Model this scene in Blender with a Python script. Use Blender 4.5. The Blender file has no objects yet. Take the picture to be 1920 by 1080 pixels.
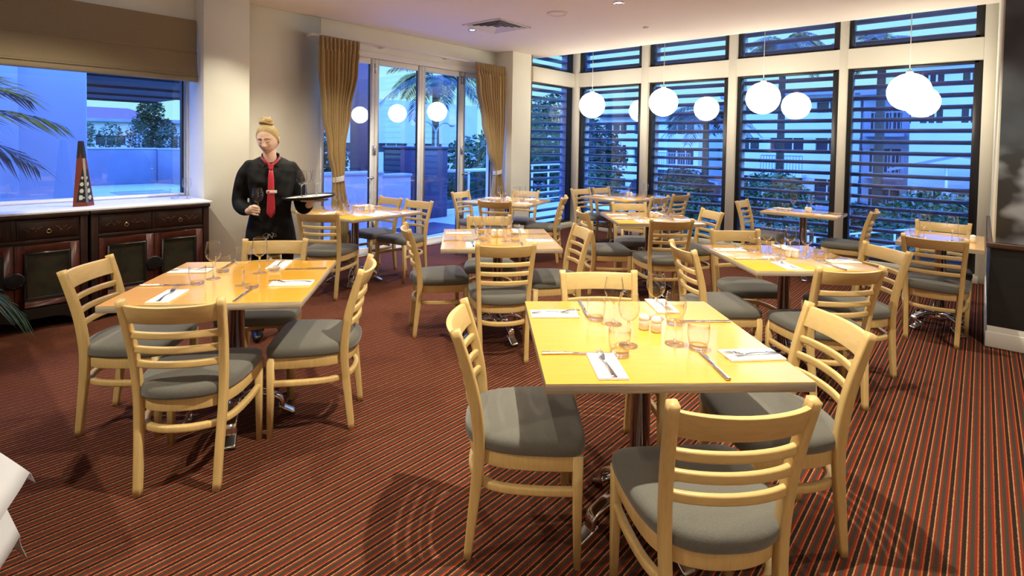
import bpy, bmesh, math, random
import numpy as np
from mathutils import Vector, Matrix, Euler

C = bpy.context.scene.collection
SC = bpy.context.scene
PI = math.pi
rnd = random.Random(7)

# ------------------------------------------------------------------ camera, sky, exposure
EYE = 1.4676
cam_d = bpy.data.cameras.new('camera')
cam = bpy.data.objects.new('camera', cam_d)
C.objects.link(cam)
right = Vector((0.6634147, -0.7480763, 0.0162116))
down = Vector((-0.0118105, -0.0321322, -0.9994138))
fwd = Vector((0.7481587, 0.6628344, -0.0301521))
M = Matrix((right, -down, -fwd)).transposed().to_4x4()
M.translation = (0, 0, EYE)
cam.matrix_world = M
cam_d.sensor_width = 36.0
cam_d.lens = 996.93 / 1920 * 36
cam_d.shift_y = (299.03 - 540) / 1920
cam_d.clip_end = 300
cam_d.clip_start = 0.05
SC.camera = cam
vs = SC.view_settings
vs.view_transform = 'Standard'
vs.look = 'None'
vs.gamma = 1.0
vs.use_curve_mapping = False
vs.exposure = 0.0


def build_world():
    w = bpy.data.worlds.new('dusk_sky')
    SC.world = w
    w.use_nodes = True
    nt = w.node_tree
    nt.nodes.clear()
    out = nt.nodes.new('ShaderNodeOutputWorld')
    bg = nt.nodes.new('ShaderNodeBackground')
    tc = nt.nodes.new('ShaderNodeTexCoord')
    sp = nt.nodes.new('ShaderNodeSeparateXYZ')
    rp = nt.nodes.new('ShaderNodeValToRGB')
    nt.links.new(tc.outputs['Generated'], sp.inputs[0])
    nt.links.new(sp.outputs['Z'], rp.inputs[0])
    e = rp.color_ramp.elements
    e[0].position = 0.0
    e[0].color = (0.50, 1.02, 1.08, 1)
    e[1].position = 1.0
    e[1].color = (0.40, 1.10, 10.5, 1)
    m = e.new(0.25)
    m.color = (0.38, 0.95, 1.06, 1)
    m = e.new(0.45)
    m.color = (1.35, 3.5, 11.0, 1)
    m = e.new(0.33)
    m.color = (0.95, 2.4, 4.6, 1)
    nt.links.new(rp.outputs[0], bg.inputs[0])
    bg.inputs[1].default_value = 1.0
    nt.links.new(bg.outputs[0], out.inputs[0])


build_world()
SPOT = 170.0          # strength of one ceiling downlight
GLOBE = 16.0          # emission of the pendant globes

# ------------------------------------------------------------------ materials
MATS = {}


def newmat(name):
    m = bpy.data.materials.new(name)
    m.use_nodes = True
    nt = m.node_tree
    nt.nodes.clear()
    out = nt.nodes.new('ShaderNodeOutputMaterial')
    MATS[name] = m
    return m, nt, out


def N(nt, typ, **kw):
    n = nt.nodes.new(typ)
    for k, v in kw.items():
        if k.startswith('i_'):
            n.inputs[k[2:].replace('_', ' ')].default_value = v
        else:
            setattr(n, k, v)
    return n


def pbr(name, col, rough=0.5, metal=0.0, spec=0.5, noise=0.0, nscale=40.0, stretch=None, bump=0.0,
        coat=0.0, col2=None, coords='Object', emit=None, estr=0.0, sheen=0.0):
    m, nt, out = newmat(name)
    b = N(nt, 'ShaderNodeBsdfPrincipled')
    b.inputs['Base Color'].default_value = (*col, 1)
    b.inputs['Roughness'].default_value = rough
    b.inputs['Metallic'].default_value = metal
    b.inputs['Specular IOR Level'].default_value = spec
    b.inputs['Coat Weight'].default_value = coat
    b.inputs['Coat Roughness'].default_value = 0.08
    b.inputs['Sheen Weight'].default_value = sheen
    if emit:
        b.inputs['Emission Color'].default_value = (*emit, 1)
        b.inputs['Emission Strength'].default_value = estr
    if noise > 0 or bump > 0:
        tc = N(nt, 'ShaderNodeTexCoord')
        mp = N(nt, 'ShaderNodeMapping')
        nt.links.new(tc.outputs[coords], mp.inputs[0])
        if stretch:
            mp.inputs['Scale'].default_value = stretch
        nz = N(nt, 'ShaderNodeTexNoise')
        nz.inputs['Scale'].default_value = nscale
        nz.inputs['Detail'].default_value = 4
        nt.links.new(mp.outputs[0], nz.inputs[0])
        if noise > 0:
            rp = N(nt, 'ShaderNodeValToRGB')
            c2 = col2 or tuple(c * (1 - noise) for c in col)
            rp.color_ramp.elements[0].position = 0.3
            rp.color_ramp.elements[0].color = (*c2, 1)
            rp.color_ramp.elements[1].position = 0.7
            rp.color_ramp.elements[1].color = (*col, 1)
            nt.links.new(nz.outputs[0], rp.inputs[0])
            nt.links.new(rp.outputs[0], b.inputs['Base Color'])
        if bump > 0:
            bp = N(nt, 'ShaderNodeBump')
            bp.inputs['Strength'].default_value = bump
            bp.inputs['Distance'].default_value = 0.004
            nt.links.new(nz.outputs[0], bp.inputs['Height'])
            nt.links.new(bp.outputs[0], b.inputs['Normal'])
    nt.links.new(b.outputs[0], out.inputs[0])
    return m


def pane_mat(name, base=0.045, tint=(0.93, 0.97, 1.0), gain=0.9, rough=0.0, power=5.0):
    m, nt, out = newmat(name)
    lw = N(nt, 'ShaderNodeLayerWeight')
    lw.inputs[0].default_value = 0.5
    pw = N(nt, 'ShaderNodeMath', operation='POWER')
    pw.inputs[1].default_value = power
    nt.links.new(lw.outputs['Facing'], pw.inputs[0])
    mu = N(nt, 'ShaderNodeMath', operation='MULTIPLY_ADD')
    mu.inputs[1].default_value = gain
    mu.inputs[2].default_value = base
    nt.links.new(pw.outputs[0], mu.inputs[0])
    tr = N(nt, 'ShaderNodeBsdfTransparent')
    tr.inputs[0].default_value = (*tint, 1)
    gl = N(nt, 'ShaderNodeBsdfGlossy')
    gl.inputs['Roughness'].default_value = rough
    mx = N(nt, 'ShaderNodeMixShader')
    nt.links.new(mu.outputs[0], mx.inputs[0])
    nt.links.new(tr.outputs[0], mx.inputs[1])
    nt.links.new(gl.outputs[0], mx.inputs[2])
    nt.links.new(mx.outputs[0], out.inputs[0])
    return m


def glass_mat(name):
    m, nt, out = newmat(name)
    g_ = N(nt, 'ShaderNodeBsdfGlass')
    g_.inputs['IOR'].default_value = 1.45
    g_.inputs['Roughness'].default_value = 0.0
    tr = N(nt, 'ShaderNodeBsdfTransparent')
    mx = N(nt, 'ShaderNodeMixShader')
    mx.inputs[0].default_value = 0.55
    nt.links.new(tr.outputs[0], mx.inputs[1])
    nt.links.new(g_.outputs[0], mx.inputs[2])
    nt.links.new(mx.outputs[0], out.inputs[0])
    return m


def carpet_mat():
    m, nt, out = newmat('striped_carpet')
    geo = N(nt, 'ShaderNodeNewGeometry')
    sp = N(nt, 'ShaderNodeSeparateXYZ')
    nt.links.new(geo.outputs['Position'], sp.inputs[0])
    wob = N(nt, 'ShaderNodeTexNoise')
    wob.inputs['Scale'].default_value = 150
    wob.inputs['Detail'].default_value = 3
    nt.links.new(geo.outputs['Position'], wob.inputs[0])
    ad = N(nt, 'ShaderNodeMath', operation='MULTIPLY_ADD')
    ad.inputs[1].default_value = 0.006
    nt.links.new(wob.outputs[0], ad.inputs[0])
    nt.links.new(sp.outputs['Y'], ad.inputs[2])
    dv = N(nt, 'ShaderNodeMath', operation='DIVIDE')
    dv.inputs[1].default_value = 0.0485
    nt.links.new(ad.outputs[0], dv.inputs[0])
    fr = N(nt, 'ShaderNodeMath', operation='FRACT')
    nt.links.new(dv.outputs[0], fr.inputs[0])
    rp = N(nt, 'ShaderNodeValToRGB')
    rp.color_ramp.interpolation = 'LINEAR'
    cream, dark, orange, red, grey = (0.34, 0.21, 0.10), (0.024, 0.012, 0.009), (0.34, 0.085, 0.026), (0.165, 0.022, 0.011), (0.042, 0.037, 0.026)
    st = [(0.0, cream), (0.06, cream), (0.09, dark), (0.33, dark), (0.36, orange), (0.41, orange), (0.44, red), (0.57, red),
          (0.61, grey), (0.82, grey), (0.86, red), (0.97, red)]
    el = rp.color_ramp.elements
    el[0].position, el[0].color = st[0][0], (*st[0][1], 1)
    el[1].position, el[1].color = st[-1][0], (*st[-1][1], 1)
    for p, c in st[1:-1]:
        q = el.new(p)
        q.color = (*c, 1)
    nt.links.new(fr.outputs[0], rp.inputs[0])
    fb = N(nt, 'ShaderNodeTexNoise')
    fb.inputs['Scale'].default_value = 420
    fb.inputs['Detail'].default_value = 2
    nt.links.new(geo.outputs['Position'], fb.inputs[0])
    br = N(nt, 'ShaderNodeMapRange')
    br.inputs[1].default_value = 0.25
    br.inputs[2].default_value = 0.75
    br.inputs[3].default_value = 0.45
    br.inputs[4].default_value = 1.5
    nt.links.new(fb.outputs[0], br.inputs[0])
    mul = N(nt, 'ShaderNodeVectorMath', operation='SCALE')
    nt.links.new(rp.outputs[0], mul.inputs[0])
    nt.links.new(br.outputs[0], mul.inputs['Scale'])
    b = N(nt, 'ShaderNodeBsdfPrincipled')
    b.inputs['Roughness'].default_value = 0.95
    b.inputs['Specular IOR Level'].default_value = 0.1
    bp = N(nt, 'ShaderNodeBump')
    bp.inputs['Strength'].default_value = 0.5
    bp.inputs['Distance'].default_value = 0.004
    nt.links.new(fb.outputs[0], bp.inputs['Height'])
    nt.links.new(bp.outputs[0], b.inputs['Normal'])
    nt.links.new(mul.outputs[0], b.inputs['Base Color'])
    nt.links.new(b.outputs[0], out.inputs[0])
    return m


def lacquer_panel_mat():
    """old painted cabinet panel: dark ground with rubbed red, green and gold brush work"""
    m, nt, out = newmat('painted_panel')
    tc = N(nt, 'ShaderNodeTexCoord')
    v = N(nt, 'ShaderNodeTexVoronoi')
    v.inputs['Scale'].default_value = 26
    v.feature = 'DISTANCE_TO_EDGE'
    nz = N(nt, 'ShaderNodeTexNoise')
    nz.inputs['Scale'].default_value = 9
    nz.inputs['Detail'].default_value = 6
    nt.links.new(tc.outputs['Object'], nz.inputs[0])
    nt.links.new(nz.outputs['Color'], v.inputs['Vector'])
    rp = N(nt, 'ShaderNodeValToRGB')
    rp.color_ramp.elements[0].position = 0.35
    rp.color_ramp.elements[0].color = (0.012, 0.011, 0.009, 1)
    rp.color_ramp.elements[1].position = 0.75
    rp.color_ramp.elements[1].color = (0.05, 0.008, 0.006, 1)
    q = rp.color_ramp.elements.new(0.55)
    q.color = (0.022, 0.028, 0.016, 1)
    nt.links.new(nz.outputs[0], rp.inputs[0])
    th = N(nt, 'ShaderNodeMapRange')
    th.inputs[1].default_value = 0.0
    th.inputs[2].default_value = 0.03
    th.inputs[3].default_value = 0.5
    th.inputs[4].default_value = 0.0
    nt.links.new(v.outputs['Distance'], th.inputs[0])
    mx = N(nt, 'ShaderNodeMix', data_type='RGBA')
    nt.links.new(th.outputs[0], mx.inputs['Factor'])
    nt.links.new(rp.outputs[0], mx.inputs['A'])
    mx.inputs['B'].default_value = (0.10, 0.08, 0.05, 1)
    b = N(nt, 'ShaderNodeBsdfPrincipled')
    b.inputs['Roughness'].default_value = 0.38
    nt.links.new(mx.outputs['Result'], b.inputs['Base Color'])
    nt.links.new(b.outputs[0], out.inputs[0])
    return m


def mural_mat():
    """soft black and white enlargement: pale petals low down, dark grey streaks above"""
    m, nt, out = newmat('grey_mural_print')
    tc = N(nt, 'ShaderNodeTexCoord')
    mp = N(nt, 'ShaderNodeMapping')
    mp.inputs['Scale'].default_value = (1, 2.6, 3.4)
    mp.inputs['Location'].default_value = (0.3, 2.15, 0.4)
    nt.links.new(tc.outputs['Object'], mp.inputs[0])
    nz = N(nt, 'ShaderNodeTexNoise')
    nz.inputs['Scale'].default_value = 1.0
    nz.inputs['Detail'].default_value = 2.5
    nt.links.new(mp.outputs[0], nz.inputs[0])
    sp = N(nt, 'ShaderNodeSeparateXYZ')
    nt.links.new(tc.outputs['Object'], sp.inputs[0])
    low = N(nt, 'ShaderNodeMapRange')
    low.inputs[1].default_value = 1.52
    low.inputs[2].default_value = 1.38
    nt.links.new(sp.outputs['Z'], low.inputs[0])
    rp = N(nt, 'ShaderNodeValToRGB')
    rp.color_ramp.elements[0].position = 0.40
    rp.color_ramp.elements[0].color = (0.05, 0.055, 0.06, 1)
    rp.color_ramp.elements[1].position = 0.53
    rp.color_ramp.elements[1].color = (0.46, 0.54, 0.62, 1)
    nt.links.new(nz.outputs[0], rp.inputs[0])
    rp2 = N(nt, 'ShaderNodeValToRGB')
    rp2.color_ramp.elements[0].position = 0.35
    rp2.color_ramp.elements[0].color = (0.044, 0.054, 0.068, 1)
    rp2.color_ramp.elements[1].position = 0.7
    rp2.color_ramp.elements[1].color = (0.100, 0.122, 0.150, 1)
    nt.links.new(nz.outputs[0], rp2.inputs[0])
    mx = N(nt, 'ShaderNodeMix', data_type='RGBA')
    nt.links.new(low.outputs[0], mx.inputs['Factor'])
    nt.links.new(rp2.outputs[0], mx.inputs['A'])
    nt.links.new(rp.outputs[0], mx.inputs['B'])
    b = N(nt, 'ShaderNodeBsdfPrincipled')
    b.inputs['Roughness'].default_value = 0.6
    nt.links.new(mx.outputs['Result'], b.inputs['Base Color'])
    nt.links.new(b.outputs[0], out.inputs[0])
    return m


carpet_mat()
lacquer_panel_mat()
mural_mat()
pbr('wall_paint', (0.80, 0.80, 0.69), 0.85, spec=0.2, noise=0.04, nscale=3)
pbr('ceiling_paint', (0.90, 0.84, 0.76), 0.9, spec=0.1)
pbr('frame_paint', (0.76, 0.74, 0.64), 0.6, spec=0.3)
pbr('trim_white', (0.80, 0.80, 0.76), 0.45)
pbr('ledge_white', (0.82, 0.84, 0.88), 0.3)
pbr('black_frame', (0.012, 0.012, 0.016), 0.4)
pbr('wainscot_black', (0.013, 0.014, 0.016), 0.5, noise=0.3, nscale=30)
pbr('rail_brown', (0.07, 0.035, 0.018), 0.4)
pbr('beech', (0.70, 0.49, 0.20), 0.38, noise=0.14, nscale=14, stretch=(6, 6, 0.7), spec=0.4)
pbr('beech_rail', (0.70, 0.49, 0.20), 0.35, noise=0.14, nscale=14, stretch=(0.7, 6, 6), spec=0.45)
pbr('seat_fabric', (0.165, 0.160, 0.138), 0.9, noise=0.35, nscale=420, bump=0.35, spec=0.15, sheen=0.3)
pbr('table_laminate', (0.86, 0.445, 0.050), 0.22, noise=0.06, nscale=9, stretch=(1, 7, 1), spec=0.5, coat=1.0)
pbr('laminate_edge', (0.50, 0.42, 0.32), 0.5, noise=0.3, nscale=16, stretch=(0.5, 0.5, 12))
pbr('chrome', (0.80, 0.80, 0.82), 0.09, metal=1.0)
pbr('steel_brushed', (0.60, 0.60, 0.60), 0.22, metal=1.0)
pbr('napkin_white', (0.88, 0.87, 0.83), 0.85, bump=0.15, nscale=300)
pbr('porcelain', (0.90, 0.89, 0.84), 0.18)
pbr('cloth_white', (0.60, 0.62, 0.67), 0.8, bump=0.1, nscale=200)
pbr('curtain_fabric', (0.42, 0.30, 0.135), 0.7, noise=0.18, nscale=60, sheen=0.3)
pbr('blind_fabric', (0.30, 0.235, 0.135), 0.85, noise=0.22, nscale=220, bump=0.3)
pbr('cabinet_dark', (0.035, 0.014, 0.010), 0.35, noise=0.5, nscale=12, spec=0.4)
pbr('cabinet_red', (0.085, 0.018, 0.009), 0.35, noise=0.45, nscale=14, spec=0.4)
pbr('cabinet_black', (0.012, 0.010, 0.009), 0.35)
pbr('brass', (0.55, 0.42, 0.22), 0.3, metal=1.0)
pbr('gilt_paint', (0.16, 0.06, 0.018), 0.5, noise=0.6, nscale=60)
pbr('iron', (0.02, 0.02, 0.022), 0.35, metal=0.6)
pbr('ornament_red', (0.16, 0.030, 0.018), 0.35)
pbr('ornament_black', (0.010, 0.008, 0.010), 0.4)
pbr('ornament_silver', (0.24, 0.23, 0.20), 0.4)
pbr('ornament_stone', (0.50, 0.54, 0.46), 0.4)
pbr('plant_leaf', (0.035, 0.075, 0.030), 0.5, noise=0.3, nscale=8)
pbr('plant_pot', (0.18, 0.16, 0.14), 0.6)
pbr('soil', (0.03, 0.02, 0.015), 0.9)
pbr('skin', (0.86, 0.61, 0.48), 0.5, spec=0.35)
pbr('lip', (0.72, 0.36, 0.31), 0.45)
pbr('hair_blond', (0.66, 0.48, 0.20), 0.45, noise=0.5, nscale=70, stretch=(5, 5, 0.8), bump=0.5)
pbr('brow', (0.10, 0.06, 0.03), 0.7)
pbr('shirt_black', (0.008, 0.008, 0.009), 0.75, spec=0.25)
pbr('trousers_black', (0.006, 0.006, 0.007), 0.8, spec=0.2)
pbr('shoe_black', (0.008, 0.008, 0.008), 0.3)
pbr('tie_red', (0.58, 0.022, 0.050), 0.38, spec=0.5, sheen=0.3)
pbr('badge_white', (0.85, 0.85, 0.82), 0.3)
pbr('badge_red', (0.40, 0.03, 0.03), 0.3)
pbr('logo_white', (0.62, 0.62, 0.58), 0.6)
pbr('tray_black', (0.010, 0.010, 0.010), 0.35)
pbr('plastic_white', (0.80, 0.78, 0.72), 0.4)
pbr('vent_dark', (0.10, 0.09, 0.08), 0.6)
pbr('lamp_glow', (1, 1, 1), 0.5, emit=(1.0, 0.93, 0.80), estr=14.0)
pbr('globe_glow', (1, 1, 1), 0.4, emit=(1.0, 0.88, 0.70), estr=GLOBE)
pbr('cord_white', (0.6, 0.6, 0.58), 0.5)
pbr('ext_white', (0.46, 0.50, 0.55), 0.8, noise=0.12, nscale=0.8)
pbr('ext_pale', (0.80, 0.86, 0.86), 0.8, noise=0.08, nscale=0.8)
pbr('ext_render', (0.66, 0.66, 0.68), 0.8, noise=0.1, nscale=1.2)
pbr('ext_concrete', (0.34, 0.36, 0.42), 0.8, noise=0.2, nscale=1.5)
pbr('ext_dark', (0.035, 0.035, 0.055), 0.6, noise=0.3, nscale=4)
pbr('ext_purple', (0.060, 0.045, 0.085), 0.5, noise=0.35, nscale=5, stretch=(1, 1, 6))
pbr('ext_slab', (0.06, 0.055, 0.06), 0.7, noise=0.3, nscale=2)
pbr('ext_tiles', (0.55, 0.60, 0.60), 0.6, noise=0.15, nscale=2)
pbr('ext_window', (0.03, 0.04, 0.06), 0.12)
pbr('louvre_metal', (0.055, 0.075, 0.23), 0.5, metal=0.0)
pbr('louvre_post', (0.42, 0.44, 0.50), 0.5)
pbr('rail_white', (0.70, 0.72, 0.75), 0.4)
pbr('lawn', (0.05, 0.17, 0.055), 0.9, noise=0.5, nscale=6, bump=0.5)
pbr('leaf_dark', (0.030, 0.075, 0.022), 0.6, noise=0.5, nscale=1.2)
pbr('leaf_mid', (0.060, 0.14, 0.035), 0.6, noise=0.5, nscale=1.2)
pbr('leaf_palm', (0.035, 0.075, 0.035), 0.6, noise=0.4, nscale=2)
pbr('flower_pink', (0.45, 0.20, 0.36), 0.7)
pbr('bark', (0.10, 0.085, 0.07), 0.9, noise=0.4, nscale=10)
pbr('roof_tile', (0.22, 0.10, 0.08), 0.8, noise=0.3, nscale=6)
pbr('car_paint', (0.05, 0.05, 0.07), 0.2, coat=0.5)
pbr('road', (0.20, 0.20, 0.21), 0.9)
pane_mat('window_glass', 0.060, (0.95, 0.98, 1.0), 0.85)
pane_mat('thin_glass', 0.024, (0.997, 0.998, 0.998), 0.95, 0.0, 4.0)
pane_mat('balustrade_glass', 0.06, (0.55, 0.70, 0.85), 0.8)
glass_mat('solid_glass')

# ------------------------------------------------------------------ mesh helpers


class MB:
    """collects shapes and links them as one mesh object"""

    def __init__(s):
        s.v, s.f, s.mi, s.sm = [], [], [], []

    def add(s, verts, faces, mi=0, smooth=False):
        o = len(s.v)
        s.v += [tuple(v) for v in verts]
        for f in faces:
            s.f.append([i + o for i in f])
            s.mi.append(mi)
            s.sm.append(smooth)

    def box(s, x0, x1, y0, y1, z0, z1, mi=0, mat=None):
        vs_ = [(x, y, z) for z in (z0, z1) for y in (y0, y1) for x in (x0, x1)]
        if mat:
            vs_ = [mat @ Vector(v) for v in vs_]
        s.add(vs_, [(0, 2, 3, 1), (4, 5, 7, 6), (0, 1, 5, 4), (2, 6, 7, 3), (0, 4, 6, 2), (1, 3, 7, 5)], mi)

    def sweep(s, path, prof, up=None, closed=False, cap=True, mi=0, smooth=True):
        """prof: list of (a, b) or function t->list, in the frame (side, up) along the path"""
        P = [Vector(p) for p in path]
        n = len(P)
        rings = []
        prev = None
        for i, p in enumerate(P):
            if closed:
                t = P[(i + 1) % n] - P[i - 1]
            else:
                t = P[min(i + 1, n - 1)] - P[max(i - 1, 0)]
            t.normalize()
            if up is not None:
                u = Vector(up)
                u = u - t * u.dot(t)
            elif prev is None:
                u = Vector((0, 0, 1)) if abs(t.z) < 0.9 else Vector((1, 0, 0))
                u = u - t * u.dot(t)
            else:
                u = prev - t * prev.dot(t)
            if u.length < 1e-6:
                u = Vector((1, 0, 0)) - t * t.x
            u.normalize()
            prev = u
            sd = t.cross(u)
            pr = prof(i / max(1, n - 1)) if callable(prof) else prof
            rings.append([p + sd * a + u * b for a, b in pr])
        k = len(rings[0])
        vs_ = [v for r in rings for v in r]
        fs = []
        m = n if closed else n - 1
        for i in range(m):
            j = (i + 1) % n
            for a in range(k):
                b = (a + 1) % k
                fs.append((i * k + a, i * k + b, j * k + b, j * k + a))
        if cap and not closed:
            fs.append(tuple(reversed(range(k))))
            fs.append(tuple(range((n - 1) * k, n * k)))
        s.add(vs_, fs, mi, smooth)

    def tube(s, path, r, seg=8, mi=0, closed=False, cap=True):
        if callable(r):
            pf = lambda t: [(math.cos(2 * PI * a / seg) * r(t), math.sin(2 * PI * a / seg) * r(t)) for a in range(seg)]
        else:
            pf = [(math.cos(2 * PI * a / seg) * r, math.sin(2 * PI * a / seg) * r) for a in range(seg)]
        s.sweep(path, pf, mi=mi, closed=closed, cap=cap)

    def lathe(s, prof, seg=24, mi=0, cx=0, cy=0, closed=False, smooth=True):
        vs_, fs = [], []
        n = len(prof)
        for r, z in prof:
            for a in range(seg):
                t = 2 * PI * a / seg
                vs_.append((cx + r * math.cos(t), cy + r * math.sin(t), z))
        m = n if closed else n - 1
        for i in range(m):
            j = (i + 1) % n
            for a in range(seg):
                b = (a + 1) % seg
                fs.append((i * seg + a, i * seg + b, j * seg + b, j * seg + a))
        if not closed:
            if prof[0][0] > 1e-6:
                fs.append(tuple(reversed(range(seg))))
            if prof[-1][0] > 1e-6:
                fs.append(tuple(range((n - 1) * seg, n * seg)))
        s.add(vs_, fs, mi, smooth)

    def ball(s, c, r, seg=14, rings=9, mi=0, mat=None):
        if not hasattr(r, '__len__'):
            r = (r, r, r)
        vs_, fs = [], []
        for i in range(rings + 1):
            ph = PI * i / rings
            for a in range(seg):
                t = 2 * PI * a / seg
                v = Vector((r[0] * math.sin(ph) * math.cos(t), r[1] * math.sin(ph) * math.sin(t), -r[2] * math.cos(ph)))
                if mat:
                    v = mat @ v
                vs_.append(v + Vector(c))
        for i in range(rings):
            for a in range(seg):
                b = (a + 1) % seg
                fs.append((i * seg + a, i * seg + b, (i + 1) * seg + b, (i + 1) * seg + a))
        s.add(vs_, fs, mi, True)

    def prism(s, poly, z0, z1, mi=0, side_mi=None, smooth=False):
        n = len(poly)
        vs_ = [(x, y, z0) for x, y in poly] + [(x, y, z1) for x, y in poly]
        s.add(vs_, [tuple(reversed(range(n))), tuple(range(n, 2 * n))], mi)
        s.add(vs_, [(i, (i + 1) % n, n + (i + 1) % n, n + i) for i in range(n)], mi if side_mi is None else side_mi, smooth)

    def mesh(s, name, mats, bevel=0.0, seg=2, weld=True):
        me = bpy.data.meshes.new(name)
        me.from_pydata(s.v, [], s.f)
        for i, p in enumerate(me.polygons):
            p.material_index = s.mi[i]
            p.use_smooth = s.sm[i]
        for m in mats:
            me.materials.append(MATS[m])
        bm = bmesh.new()
        bm.from_mesh(me)
        if weld:
            bmesh.ops.remove_doubles(bm, verts=bm.verts, dist=1e-5)
        if bevel > 0:
            es = [e for e in bm.edges if len(e.link_faces) == 2 and e.calc_face_angle(0) > 0.6]
            bmesh.ops.bevel(bm, geom=es, offset=bevel, segments=seg, profile=0.5, affect='EDGES', clamp_overlap=True)
            for f in bm.faces:
                f.smooth = True
        bmesh.ops.recalc_face_normals(bm, faces=bm.faces)
        bm.to_mesh(me)
        bm.free()
        if bevel > 0:
            try:
                me.set_sharp_from_angle(angle=math.radians(45))
            except Exception:
                pass
        me.update()
        return me

    def build(s, name, mats, parent=None, bevel=0.0, seg=2, loc=(0, 0, 0), rz=0.0, weld=True):
        if isinstance(mats, str):
            mats = [mats]
        o = bpy.data.objects.new(name, s.mesh(name, mats, bevel, seg, weld))
        C.objects.link(o)
        o.location = loc
        o.rotation_euler = (0, 0, rz)
        if parent:
            o.parent = parent
        return o


def tag(o, label=None, cat=None, group=None, kind=None):
    if label:
        o['label'] = label
    if cat:
        o['category'] = cat
    if group:
        o['group'] = group
    if kind:
        o['kind'] = kind
    return o


def empty(name, loc=(0, 0, 0), rz=0.0, label=None, cat=None, group=None, kind=None):
    o = bpy.data.objects.new(name, None)
    o.empty_display_size = 0.1
    C.objects.link(o)
    o.location = loc
    o.rotation_euler = (0, 0, rz)
    return tag(o, label, cat, group, kind)


def dup(root, loc, rz, label, group=None, cat=None):
    r = root.copy()
    C.objects.link(r)
    r.location = loc
    r.rotation_euler = (0, 0, rz)
    r['label'] = label
    if group:
        r['group'] = group
    for ch in list(root.children):
        c = ch.copy()
        C.objects.link(c)
        c.parent = r
        for g in list(ch.children):
            d = g.copy()
            C.objects.link(d)
            d.parent = c
    return r


class Proto:
    """first use moves the original, later uses copy it"""

    def __init__(s, make):
        s.make, s.root, s.used = make, None, False

    def place(s, loc, rz, label, group):
        if s.root is None:
            s.root = s.make()
            r = s.root
            r.location = loc
            r.rotation_euler = (0, 0, rz)
            tag(r, label, None, group)
            return r
        return dup(s.root, loc, rz, label, group)


def struct(o):
    o['kind'] = 'structure'
    return o


def rrect(hx, hy, r, n=5):
    pts = []
    for cx, cy, a0 in ((hx - r, hy - r, 0), (-hx + r, hy - r, 90), (-hx + r, -hy + r, 180), (hx - r, -hy + r, 270)):
        for i in range(n + 1):
            a = math.radians(a0 + 90 * i / n)
            pts.append((cx + r * math.cos(a), cy + r * math.sin(a)))
    return pts


def rprof(a, b, r=0.3, n=3):
    """rounded rectangular section for sweeps"""
    return rrect(a / 2, b / 2, min(a, b) * r, n)


def smoothpath(pts, n=8):
    """Catmull-Rom through the points"""
    P = [Vector(p) for p in pts]
    P = [P[0] * 2 - P[1]] + P + [P[-1] * 2 - P[-2]]
    out = []
    for i in range(1, len(P) - 2):
        a, b, c, d = P[i - 1], P[i], P[i + 1], P[i + 2]
        for k in range(n):
            t = k / n
            out.append(0.5 * ((2 * b) + (c - a) * t + (2 * a - 5 * b + 4 * c - d) * t * t + (3 * b - a - 3 * c + d) * t ** 3))
    out.append(P[-2])
    return out


# ------------------------------------------------------------------ room shell
CEIL = 2.90
YB = 5.85            # wall with the folding doors
XW = 7.80            # window wall
XE = 6.97            # edge of the ceiling before the window slot
XN, YN = 5.37, -0.075  # projecting wall at the right


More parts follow.
